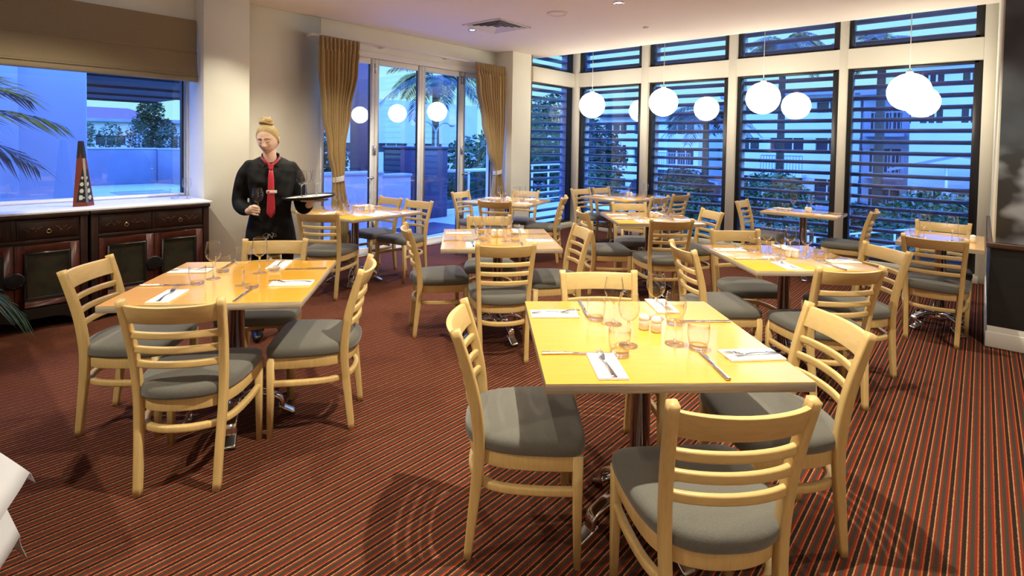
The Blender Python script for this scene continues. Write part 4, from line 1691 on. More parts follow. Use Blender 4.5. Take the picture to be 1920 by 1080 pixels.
# ------------------------------------------------------------------ outside: terrace
def terrace():
    m = MB()
    m.box(-6, 5.6, YB + 0.2, 22.5, -0.25, -0.02)
    m.box(5.6, 11.5, YB + 0.2, 8.9, -0.25, -0.02)
    tag(m.build('terrace', 'ext_tiles'), None, None, None, 'structure')
    m = MB()
    m.box(8.2, 90, -60, 5.4, -1.45, -1.20)
    m.box(8.0, 90, 8.9, 70, -1.45, -1.20)
    m.box(11.5, 90, 5.4, 8.9, -1.45, -1.20)
    m.box(-30, 8.0, 22.5, 70, -1.45, -1.20)
    tag(m.build('lawn', 'lawn'), None, None, None, 'structure')
    m = MB()
    m.box(26, 29.5, -40, 40, -1.20, -1.17)
    tag(m.build('street', 'road'), None, None, None, 'structure')

    def boxthing(name, x0, x1, y0, y1, z0, z1, mat, label, cat, cap=None, bev=0.01):
        t = empty(name, ((x0 + x1) / 2, (y0 + y1) / 2, z0), 0, label, cat)
        hx, hy = (x1 - x0) / 2, (y1 - y0) / 2
        m = MB()
        m.box(-hx, hx, -hy, hy, 0, z1 - z0 - (0.05 if cap else 0))
        m.build('body', mat, t, bevel=bev, seg=1)
        if cap:
            m = MB()
            m.box(-hx - 0.02, hx + 0.02, -hy - 0.02, hy + 0.02, z1 - z0 - 0.05, z1 - z0)
            m.build('coping', cap, t, bevel=bev, seg=1)
        return t
    boxthing('garden_wall', 4.2, 5.25, 7.55, 7.9, -0.02, 0.96, 'ext_render', 'low blue-lit terrace wall behind the left curtain', 'wall', 'ext_white')
    boxthing('garden_wall', 5.25, 5.92, 7.65, 7.9, -0.02, 0.90, 'ext_render', 'low terrace wall left of the dark water wall', 'wall', 'ext_white')
    boxthing('water_wall', 5.95, 7.10, 8.0, 8.55, -0.02, 1.38, 'ext_purple', 'dark purple block wall on the terrace behind the middle glass door', 'wall', 'ext_purple')
    boxthing('terrace_post', 5.22, 5.50, 8.25, 8.53, -0.02, 3.6, 'ext_purple', 'tall dark square post on the terrace seen past the left curtain', 'post')
    t = empty('outdoor_mat', (5.85, 7.1, -0.02), math.radians(8), 'dark blue mat on the terrace floor outside the doors', 'mat')
    m = MB()
    m.box(-0.55, 0.6, -0.45, 0.4, 0, 0.012)
    m.build('mat', 'ext_dark', t, bevel=0.003, seg=1)
    # glass balustrade and white railing
    t = empty('balustrade', (7.12, 8.2, -0.02), 0, 'glass balustrade with pale rail right of the dark water wall', 'railing')
    m = MB()
    m.tube([(0, 0, 0.90), (2.0, 0, 0.90)], 0.035, 10)
    m.box(0, 2.0, -0.02, 0.02, 0.02, 0.10)
    m.build('rail', 'rail_white', t)
    for x in (0.03, 0.75, 1.45):
        m = MB()
        m.tube([(x, 0, 0), (x, 0, 0.9)], 0.025, 10)
        m.build('post', 'rail_white', t)
    for x in (0.06, 0.78):
        m = MB()
        m.box(x, x + 0.66, -0.005, 0.005, 0.12, 0.85)
        m.build('pane', 'balustrade_glass', t)
    t = empty('railing', (9.25, 8.2, -0.02), 0, 'white horizontal bar railing outside the corner window', 'railing')
    m = MB()
    m.tube([(0, 0, 0.98), (2.1, 0, 0.98)], 0.035, 10)
    m.build('handrail', 'rail_white', t)
    for k in range(5):
        m = MB()
        m.tube([(0, 0, 0.12 + 0.165 * k), (2.1, 0, 0.12 + 0.165 * k)], 0.015, 8)
        m.build('bar', 'rail_white', t)
    for x in (0.05, 0.75, 1.4, 2.05):
        m = MB()
        m.tube([(x, 0, 0), (x, 0, 0.98)], 0.024, 8)
        m.build('post', 'rail_white', t)
    # large side wall, canopy slab and parapet outside the long window
    t = empty('building_wing', (-1.5, 7.5, -0.02), 0, 'tall pale blue-lit wall outside the left half of the window', 'building')
    m = MB()
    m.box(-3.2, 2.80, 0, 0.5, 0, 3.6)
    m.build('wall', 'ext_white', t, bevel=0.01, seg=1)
    m = MB()
    m.box(2.08, 2.22, -0.14, 0.0, 0, 3.6)
    m.build('pilaster', 'ext_white', t, bevel=0.006, seg=1)
    t = empty('canopy', (0.6, 12.9, 2.48), 0, 'dark flat canopy slab over the terrace outside the long window', 'canopy')
    m = MB()
    m.box(-6.5, 4.1, -4.9, 5.6, 0, 0.35)
    m.build('slab', 'ext_slab', t, bevel=0.02, seg=1)
    for k in range(5):
        m = MB()
        m.box(-6.4, 4.0, -4.6 + 2.3 * k, -4.45 + 2.3 * k, -0.05, 0.0)
        m.build('beam', 'ext_slab', t)
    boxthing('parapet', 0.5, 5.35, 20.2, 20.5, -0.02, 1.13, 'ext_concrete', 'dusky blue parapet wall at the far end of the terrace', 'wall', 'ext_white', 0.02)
    t = empty('parapet', (6.18, 18.9, -0.02), math.radians(-60), 'dusky blue parapet return wall right of the terrace corner', 'wall')
    m = MB()
    m.box(-1.5, 1.7, -0.15, 0.15, 0, 1.10)
    m.build('body', 'ext_concrete', t, bevel=0.01, seg=1)
    m = MB()
    m.box(-1.52, 1.72, -0.17, 0.17, 1.10, 1.15)
    m.build('coping', 'ext_white', t)
    for x, y, w in ((4.1, 17.0, 'farther'), (3.3, 13.2, 'nearer')):
        t = empty('floor_mat', (x, y, -0.02), 0, '%s dark rectangle on the terrace outside the long window' % w, 'mat')
        m = MB()
        m.box(-0.6, 0.6, -0.5, 0.5, 0, 0.01)
        m.build('mat', 'ext_concrete', t)


terrace()


# ------------------------------------------------------------------ outside: planting
def leaf_cloud(name, blobs, n, size, mat, seed, parent=None):
    rr = random.Random(seed)
    m = MB()
    tot = sum(b[3] * b[4] * b[5] for b in blobs)
    vs_, fs = [], []
    for bx, by, bz, rx, ry, rz in blobs:
        for _ in range(int(n * rx * ry * rz / tot)):
            while True:
                p = Vector((rr.uniform(-1, 1), rr.uniform(-1, 1), rr.uniform(-1, 1)))
                if 0.35 < p.length < 1:
                    break
            p = Vector((bx + p.x * rx, by + p.y * ry, bz + p.z * rz))
            a = Vector((rr.gauss(0, 1), rr.gauss(0, 1), rr.gauss(0, 0.6))).normalized()
            b = a.cross(Vector((rr.gauss(0, 1), rr.gauss(0, 1), rr.gauss(0, 1)))).normalized()
            s = size * rr.uniform(0.6, 1.3)
            k = len(vs_)
            vs_ += [p - a * s, p - b * s * 0.42, p + a * s, p + b * s * 0.42]
            fs.append((k, k + 1, k + 2, k + 3))
    m.add(vs_, fs)
    return m.build(name, mat, parent, weld=False)


def tree(loc, blobs, n, size, mat, label, seed, trunk=None, cat='tree', name='tree', group=None):
    t = empty(name, loc, 0, label, cat, group)
    leaf_cloud('foliage', blobs, n, size, mat, seed, t)
    if trunk:
        m = MB()
        m.tube([(0, 0, 0), (0.03, 0.02, trunk[1] * 0.5), (0, 0, trunk[1])], lambda q: trunk[0] * (1 - 0.4 * q), 8)
        m.build('trunk', 'bark', t)
    return t


def palm(loc, h, fl, label, seed, nf=16):
    t = empty('palm_tree', loc, 0, label, 'palm tree')
    rr = random.Random(seed)
    m = MB()
    m.tube([(0, 0, 0), (0.05, 0, h * 0.5), (0, 0, h)], lambda q: 0.17 - 0.05 * q, 10)
    m.build('trunk', 'bark', t)
    for k in range(nf):
        a = 2 * PI * k / nf + rr.uniform(-0.15, 0.15)
        e = rr.uniform(0.05, 0.9)
        m = MB()
        frond(m, (0, 0, h), (math.cos(a), math.sin(a), e), fl * rr.uniform(0.85, 1.05), rr.uniform(0.55, 0.85), 34, 0.022, 0.62, rr, rach=0.02)
        m.build('frond', 'leaf_palm', t)
    return t


palm((13.5, 16.0, -1.2), 5.1, 2.5, 'tall palm with drooping fronds seen through the folding glass doors', 3)
palm((22.5, 8.9, -1.2), 4.1, 2.3, 'palm seen through the slatted window second from the corner', 4)
palm((24.0, 6.35, -1.2), 7.0, 2.2, 'tall palm behind the globe at the third window', 5)
palm((22.5, 2.75, -1.2), 6.3, 2.0, 'slim palm at the left side of the slatted window nearest the right wall', 6)
tree((10.9, 11.0, -1.2), [(0, 0, 1.9, 1.1, 1.2, 1.0), (1.1, -0.4, 2.6, 1.1, 1.0, 1.1), (0.2, 0.3, 1.0, 1.3, 1.0, 0.8)], 5200, 0.10, 'leaf_mid', 'leafy tree behind the glass balustrade, left of the right curtain', 21, (0.12, 1.8))
tree((15.4, 11.5, -1.2), [(0, 0, 3.0, 1.6, 1.5, 1.5), (0.8, -0.9, 2.2, 1.4, 1.3, 1.2), (-0.6, 0.8, 1.9, 1.4, 1.2, 1.1)], 6500, 0.12, 'leaf_dark', 'dense dark tree filling the short corner window', 22, (0.2, 2.4))
tree((12.8, 8.8, -1.2), [(0, 0, 1.1, 1.5, 0.9, 0.8), (1.2, 0.2, 1.4, 0.9, 0.8, 0.7)], 4200, 0.09, 'leaf_mid', 'low bush behind the white railing at the corner window', 23, None, 'bush', 'bush')
tree((8.0, 10.6, -1.2), [(0, 0, 1.3, 0.7, 0.6, 0.9), (0.5, 0.3, 1.9, 0.5, 0.5, 0.6)], 2200, 0.09, 'leaf_dark', 'dark shrub left of the dark water wall on the terrace', 24, (0.06, 1.2), 'bush', 'bush')
tree((6.2, 11.6, -1.2), [(0, 0, 1.9, 0.9, 0.7, 1.1)], 2400, 0.09, 'leaf_dark', 'dark shrub behind the low terrace wall by the left curtain', 25, (0.08, 1.6), 'bush', 'bush')
# bank of shrubs beyond the far parapet
k = 0
for x, y, rx, rz, lab, mt in ((2.9, 22.0, 0.40, 0.75, 'loose flowering shrub at the left end of the far parapet', 'leaf_dark'), (3.72, 22.2, 0.40, 0.65, 'flowering shrub second from the left on the far parapet', 'leaf_mid'),
                              (4.5, 22.3, 0.37, 0.60, 'rounded green shrub in the middle of the far parapet', 'leaf_mid'), (5.25, 22.2, 0.36, 0.7, 'dark shrub below the dense tree on the far parapet', 'leaf_dark'),
                              (6.05, 21.8, 0.40, 0.6, 'small dark shrub right of the dense tree on the far parapet', 'leaf_dark')):
    tree((x, y, -1.2), [(0, 0, 2.35 + rz * 0.4, rx, 0.45, rz), (0, 0, 1.5, rx, 0.45, 0.8)], 1500, 0.055, mt, lab, 40 + k, (0.05, 2.0), 'bush', 'flowering_shrub', 'shrubs beyond the far parapet')
    k += 1
tree((7.25, 28.5, -1.2), [(0, 0, 3.9, 0.55, 0.5, 0.6), (-0.35, 0, 3.3, 0.4, 0.4, 0.45), (0.5, 0, 3.1, 0.5, 0.5, 0.5), (0.1, 0, 2.4, 0.4, 0.5, 0.8)], 2600, 0.09, 'leaf_dark', 'dense rounded tree under the canopy corner beyond the terrace', 50, (0.15, 3.0))
# garden in front of the window wall
for j, (x, y, rx, ry, rz, z, lab, mt) in enumerate((
        (17.5, 0.9, 1.6, 1.3, 0.85, 0.8, 'broad green bush in front of the right end of the slatted windows', 'leaf_mid'),
        (14.2, 0.3, 0.9, 0.9, 0.5, 0.4, 'low green bush on the lawn before the right-hand window', 'leaf_mid'),
        (19.6, 2.9, 1.2, 0.8, 0.5, 0.5, 'dark low hedge plants across the lawn behind the right-hand table', 'leaf_dark'),
        (18.0, 5.0, 1.3, 1.0, 0.9, 1.1, 'rounded green bush at the left of the third slatted window', 'leaf_mid'),
        (16.0, 3.4, 1.2, 1.0, 0.45, 0.4, 'low bush on the lawn behind the small window table', 'leaf_mid'),
        (16.4, 7.5, 1.0, 1.1, 0.75, 0.7, 'green bush at the right of the second slatted window', 'leaf_mid'),
        (21.0, 9.3, 1.4, 1.1, 0.8, 1.0, 'dark shrub group in the second slatted window', 'leaf_dark'),
        (19.0, 12.8, 1.3, 1.0, 1.0, 1.1, 'mixed dark shrub in the window nearest the corner', 'leaf_dark'),
        (21.0, 14.2, 1.6, 1.4, 1.3, 1.9, 'larger tree crown in the window nearest the corner', 'leaf_dark'))):
    tree((x, y, -1.2), [(0, 0, z, rx, ry, rz), (0.4, -0.5, z * 0.8, rx * 0.6, ry * 0.7, rz * 0.8)], 2600, 0.09, mt, lab, 60 + j, (0.06, z), 'bush', 'garden_bush', 'bushes in the garden beyond the windows')
for j, (x, y, lab) in enumerate(((21.5, 1.9, 'spiky dark plant left of the hedge in the right-hand window'), (21.0, 1.2, 'spiky dark plant in the middle of the right-hand window'), (21.8, 0.6, 'spiky dark plant before the bush in the right-hand window'))):
    t = empty('spiky_plant', (x, y, -1.2), 0, lab, 'plant', 'spiky plants in the garden')
    rr = random.Random(80 + j)
    m = MB()
    for q in range(26):
        a, e = rr.uniform(0, 2 * PI), rr.uniform(0.3, 1.3)
        d = Vector((math.cos(a) * math.cos(e), math.sin(a) * math.cos(e), math.sin(e)))
        s = d.cross(Vector((0, 0, 1))).normalized() * 0.035
        L = rr.uniform(0.6, 0.95)
        b0 = Vector((0, 0, 0.5))
        m.add([b0 - s, b0 + s, b0 + d * L * 0.5 + s, b0 + d * L * 0.5 - s, b0 + d * L - Vector((0, 0, 0.1))], [(0, 1, 2, 3), (3, 2, 4)])
    m.build('leaves', 'leaf_dark', t)
    m = MB()
    m.tube([(0, 0, 0), (0, 0, 0.52)], 0.05, 8)
    m.build('stem', 'bark', t)


# ------------------------------------------------------------------ outside: buildings
def building(name, loc, rz, W, D, H, floors, label, bays, wall='ext_pale', balcony=(), roof=True, band=None):
    """front face at local y=0 looking along -y; floors: list of (z0, z1) window bands"""
    t = empty(name, loc, rz, label, 'building')
    m = MB()
    m.box(0, W, 0.25, D, 0, H)
    zs = [0] + [z for f in floors for z in f] + [H]
    for i in range(0, len(zs), 2):
        m.box(-0.03, W + 0.03, 0, 0.28, zs[i], zs[i + 1])          # spandrel bands
    n = bays
    for i in range(n + 1):
        x = W * i / n
        m.box(max(0, x - 0.28), min(W, x + 0.28), 0.02, 0.26, 0, H)  # piers
    m.build('wall', wall, t)
    for z0, z1 in floors:
        for i in range(n):
            m = MB()
            m.box(W * i / n + 0.28, W * (i + 1) / n - 0.28, 0.20, 0.255, z0, z1)
            w = m.build('window', 'ext_window', t)
            m = MB()
            for q in (0.34, 0.67):
                x = W * i / n + 0.28 + (W / n - 0.56) * q
                m.box(x - 0.03, x + 0.03, 0.16, 0.20, z0, z1)
            m.build('mullion', wall, w)
    for z, i in balcony:
        m = MB()
        x0, x1 = W * i / n + 0.1, W * (i + 1) / n - 0.1
        m.box(x0, x1, -0.9, 0, z - 0.15, z)
        b = m.build('balcony', wall, t)
        m = MB()
        m.box(x0, x1, -0.9, -0.86, z + 0.92, z + 0.98)
        k = int((x1 - x0) / 0.14)
        for q in range(k + 1):
            x = x0 + (x1 - x0) * q / k
            m.box(x - 0.015, x + 0.015, -0.9, -0.87, z, z + 0.93)
        m.build('balcony_rail', 'ext_concrete', b)
    if roof:
        m = MB()
        m.box(-0.12, W + 0.12, -0.4, D + 0.3, H, H + 0.25)
        m.build('roof', 'ext_concrete', t)
    return t


# local +x runs to the viewer's right when rz = -90 degrees (front looks towards -x)
R90 = -PI / 2
building('apartment_building', (31.0, 11.2, -2.0), R90, 6.6, 8, 6.2, [(0.6, 1.9), (3.2, 4.0), (5.3, 5.85)], 'white apartment building with slim windows behind the third slatted window', 3, balcony=((2.1, 1),))
building('apartment_building', (30.0, 4.3, -2.0), R90, 1.75, 8, 6.0, [(0.5, 1.6), (2.4, 3.5), (4.2, 5.3)], 'narrow stair tower with barred openings right of the white apartments', 1, wall='ext_concrete', balcony=((2.3, 0), (0.4, 0), (4.2, 0)))
building('office_building', (27.0, 2.25, -2.0), R90, 9, 9, 7.0, [(0.9, 2.0), (4.55, 5.25), (6.05, 6.6)], 'long pale office building with rows of windows in the right-hand window', 7, balcony=((0.9, 1), (0.9, 2)))
building('apartment_building', (31.0, 19.5, -2.0), R90, 6.8, 8, 5.3, [(0.3, 1.3), (2.35, 3.25), (4.2, 4.9)], 'white building with dark window bands behind the second slatted window', 3, balcony=((2.1, 2),))
building('apartment_building', (33.0, 29.0, -2.0), R90, 8.5, 8, 5.0, [(0.9, 1.8), (2.8, 3.4)], 'low pale building behind the slatted window nearest the corner', 4)
building('warehouse', (14.2, 30.5, -2.0), math.radians(-6), 14.5, 8, 6.25, [(2.75, 3.35)], 'large plain pale wall of a building behind the palm outside the doors', 5, wall='ext_render', roof=False)
building('apartment_building', (2.0, 54, -2.0), math.radians(-8), 10, 8, 4.7, [(2.8, 3.6)], 'distant pale building beyond the far parapet shrubs', 4, wall='ext_render')
building('house', (13.0, 47, -2.0), math.radians(-10), 6, 6, 4.6, [(2.6, 3.6)], 'distant low house at the right edge of the long window', 3, wall='ext_white')


def pitched(name, loc, rz, W, D, H, rise, label, wall='ext_white'):
    t = empty(name, loc, rz, label, 'building')
    m = MB()
    m.box(0, W, 0, D, 0, H)
    m.build('wall', wall, t)
    m = MB()
    o = 0.4
    vs_ = [(-o, -o, H), (W + o, -o, H), (W + o, D + o, H), (-o, D + o, H), (W * 0.3, D / 2, H + rise), (W * 0.7, D / 2, H + rise)]
    m.add(vs_, [(3, 2, 1, 0), (0, 1, 5, 4), (1, 2, 5), (2, 3, 4, 5), (3, 0, 4)])
    m.build('roof', 'roof_tile', t)


pitched('house', (8.4, 62, -2.0), 0, 9, 7, 5.0, 1.4, 'distant red-roofed house over the far parapet')


def carport():
    t = empty('carport', (23.0, 0.9, -1.2), R90, 'light carport with sloping roof edge in the right-hand window', 'carport')
    for x in (0.0, 2.6):
        m = MB()
        m.tube([(x, 0, 0), (x, 0, 2.2)], 0.05, 8)
        m.build('post', 'rail_white', t)
    m = MB()
    vs_ = [(-1.6, -0.3, 2.0), (0.3, -0.3, 2.55), (3.2, -0.3, 2.1), (-1.6, 3.0, 2.0), (0.3, 3.0, 2.55), (3.2, 3.0, 2.1)]
    vs_ += [(x, y, z - 0.1) for x, y, z in vs_]
    m.add(vs_, [(0, 1, 4, 3), (1, 2, 5, 4), (6, 9, 10, 7), (7, 10, 11, 8), (0, 6, 7, 1), (1, 7, 8, 2), (3, 4, 10, 9), (4, 5, 11, 10), (0, 3, 9, 6), (2, 8, 11, 5)])
    m.build('roof', 'ext_concrete', t)


carport()


def car(loc, rz, label):
    t = empty('car', loc, rz, label, 'car')
    prof = [(-2.1, 0.25), (-2.15, 0.7), (-1.9, 0.95), (-1.3, 1.0), (-0.7, 1.42), (0.7, 1.45), (1.35, 0.98), (2.0, 0.85), (2.15, 0.6), (2.1, 0.25)]
    m = MB()
    n = len(prof)
    m.add([(x, -0.8, z) for x, z in prof] + [(x, 0.8, z) for x, z in prof], [tuple(range(n)), tuple(reversed(range(n, 2 * n)))] + [(i, (i + 1) % n, n + (i + 1) % n, n + i) for i in range(n)])
    m.build('body', 'car_paint', t, bevel=0.06, seg=2)
    for s in (-1, 1):
        m = MB()
        m.add([(x, s * 0.805, z) for x, z in ((-1.1, 1.0), (-0.65, 1.34), (0.62, 1.36), (1.1, 1.0))] + [(x, s * 0.795, z) for x, z in ((-1.1, 1.0), (-0.65, 1.34), (0.62, 1.36), (1.1, 1.0))],
              [(0, 1, 2, 3), (7, 6, 5, 4), (0, 4, 5, 1), (1, 5, 6, 2), (2, 6, 7, 3), (3, 7, 4, 0)])
        m.build('side_window', 'ext_window', t)
        for x in (-1.3, 1.35):
            m = MB()
            m.lathe([(0.0, -0.1), (0.32, -0.1), (0.33, 0.1), (0.0, 0.1)], 20)
            m.v = [(v[0] + x, v[2] + s * 0.75, v[1] + 0.32) for v in m.v]
            m.build('wheel', 'iron', t)


car((25.2, 11.3, -1.2), PI / 2 + 0.1, 'dark car parked under the white building in the second slatted window')


def street_lamp():
    t = empty('street_lamp', (12.2, 14.4, -1.2), 0, 'thin street lamp with two curved arms before the large plain wall', 'street lamp')
    m = MB()
    m.tube([(0, 0, 0), (0, 0, 3.1)], 0.04, 8)
    m.build('pole', 'ext_concrete', t)
    for s in (-1, 1):
        m = MB()
        m.tube(smoothpath([(0, 0, 2.6), (0.06 * s, 0, 3.1), (0.35 * s, 0, 3.35), (0.7 * s, 0, 3.3)], 5), 0.022, 6)
        m.ball((0.74 * s, 0, 3.27), (0.12, 0.07, 0.04), 10, 6)
        m.build('arm', 'ext_concrete', t)


street_lamp()


def garden_rails():
    for j, (x0, y0, x1, y1, lab) in enumerate(((12.6, 2.6, 16.2, 0.9, 'low white handrail crossing the lawn in the right-hand window'), (11.6, 3.9, 13.4, 2.9, 'low white handrail behind the small window table'))):
        t = empty('garden_rail', (x0, y0, -1.2), math.atan2(y1 - y0, x1 - x0), lab, 'railing', 'garden handrails')
        L = math.hypot(x1 - x0, y1 - y0)
        for z in (0.45, 0.8):
            m = MB()
            m.tube([(0, 0, z), (L, 0, z)], 0.025, 8)
            m.build('bar', 'rail_white', t)
        for q in range(4):
            m = MB()
            m.tube([(L * q / 3, 0, 0), (L * q / 3, 0, 0.8)], 0.022, 8)
            m.build('post', 'rail_white', t)


garden_rails()


# ------------------------------------------------------------------ the waitress
def fuse(m, voxel, smooth=6, factor=0.5):
    """melt overlapping closed shapes into one continuous surface; returns (verts, faces)"""
    o = m.build('fuse_tmp', 'skin', weld=False)
    r = o.modifiers.new('r', 'REMESH')
    r.mode = 'VOXEL'
    r.voxel_size = voxel
    sm = o.modifiers.new('s', 'SMOOTH')
    sm.iterations = smooth
    sm.factor = factor
    dg = bpy.context.evaluated_depsgraph_get()
    dg.update()
    me = bpy.data.meshes.new_from_object(o.evaluated_get(dg))
    vs_ = [v.co.copy() for v in me.vertices]
    fs = [tuple(p.vertices) for p in me.polygons]
    old = o.data
    bpy.data.objects.remove(o)
    bpy.data.meshes.remove(me)
    bpy.data.meshes.remove(old)
    return vs_, fs


def limb(m, pts, n=6, seg=14):
    """tapered limb: pts = [(x, y, z, r) or (x, y, z, rx, ry)], rounded ends"""
    P = [Vector(p[:3]) for p in pts]
    R = [p[3] for p in pts]
    path = smoothpath(P, n)
    rad = [v.x for v in smoothpath([(r, 0, 0) for r in R], n)]
    k = len(path)
    m.tube(path, lambda q: rad[min(k - 1, int(round(q * (k - 1))))], seg)
    m.ball(P[0], R[0], seg, 8)
    m.ball(P[-1], R[-1], seg, 8)


def stack(m, rings, seg=28):
    """body volume from elliptical rings (cx, cy, z, rx, ry)"""
    P = [Vector((a, b, c)) for a, b, c, _, _ in rings]
    vs_, fs = [], []
    dense = []
    for i in range(len(rings) - 1):
        for q in range(4):
            t = q / 4
            dense.append([rings[i][k] * (1 - t) + rings[i + 1][k] * t for k in range(5)])
    dense.append(rings[-1])
    for cx, cy, z, rx, ry in dense:
        for a in range(seg):
            t = 2 * PI * a / seg
            c, s = math.cos(t), math.sin(t)
            e = 0.82
            vs_.append((cx + rx * math.copysign(abs(c) ** e, c), cy + ry * math.copysign(abs(s) ** e, s), z))
    n = len(dense)
    for i in range(n - 1):
        for a in range(seg):
            b = (a + 1) % seg
            fs.append((i * seg + a, i * seg + b, (i + 1) * seg + b, (i + 1) * seg + a))
    fs.append(tuple(reversed(range(seg))))
    fs.append(tuple(range((n - 1) * seg, n * seg)))
    m.add(vs_, fs, 0, True)


def g(x, c, s):
    return math.exp(-((x - c) / s) ** 2)


def head_point(u, v, grow=0.0):
    """u: polar 0 (chin side) .. 1 (crown), v: angle round, 0 = face front. Face looks along -y."""
    ph = PI * u
    x0, y0, z0 = math.sin(ph) * math.sin(v), -math.sin(ph) * math.cos(v), -math.cos(ph)
    x, y, z = x0 * 0.073, y0 * 0.092, z0 * 0.112
    if y > 0:
        y *= 1.05
    if z < 0.01:                                     # jaw narrows to the chin
        t = min(1, (0.01 - z) / 0.12)
        x *= 1 - 0.34 * t ** 1.5
        if y < 0:
            y *= 1 - 0.06 * t
        else:
            y *= 1 - 0.45 * t
    front = max(0.0, -y0) ** 1.5
    f = 0.0
    f += 0.0215 * g(x, 0, 0.0105) * g(z, -0.026, 0.014)       # nose tip
    f += 0.010 * g(x, 0, 0.009) * g(z, 0.0, 0.022)            # bridge
    f += 0.006 * (g(x, 0.012, 0.007) + g(x, -0.012, 0.007)) * g(z, -0.031, 0.008)
    f -= 0.0085 * (g(x, 0.031, 0.016) + g(x, -0.031, 0.016)) * g(z, 0.006, 0.012)   # eye hollows
    f += 0.0055 * (g(x, 0.031, 0.011) + g(x, -0.031, 0.011)) * g(z, 0.003, 0.0075)  # lids over the eyeballs
    f += 0.004 * (g(x, 0.03, 0.02) + g(x, -0.03, 0.02)) * g(z, 0.026, 0.009)        # brow
    f += 0.005 * (g(x, 0.042, 0.018) + g(x, -0.042, 0.018)) * g(z, -0.022, 0.018)   # cheeks
    f += 0.0065 * g(x, 0, 0.020) * g(z, -0.056, 0.006) + 0.0065 * g(x, 0, 0.017) * g(z, -0.0685, 0.006)
    f -= 0.004 * g(x, 0, 0.022) * g(z, -0.0622, 0.003)
    f += 0.008 * g(x, 0, 0.018) * g(z, -0.097, 0.012)
    y -= f * (1.0 if front > 0.05 else front * 20)
    p = Vector((x, y, z))
    if grow:
        n = Vector((x0 / 0.073, y0 / 0.092, z0 / 0.112)).normalized()
        p += n * grow
    return p


HEAD_M = Matrix.Translation((-0.008, -0.012, 1.470)) @ Matrix.Rotation(math.radians(-19), 4, 'Z') @ Matrix.Rotation(math.radians(15), 4, 'X') @ Matrix.Rotation(math.radians(-3), 4, 'Y')


def finger(m, pts, r):
    limb(m, [(p[0], p[1], p[2], r * (1 - 0.08 * i)) for i, p in enumerate(pts)], 4, 10)


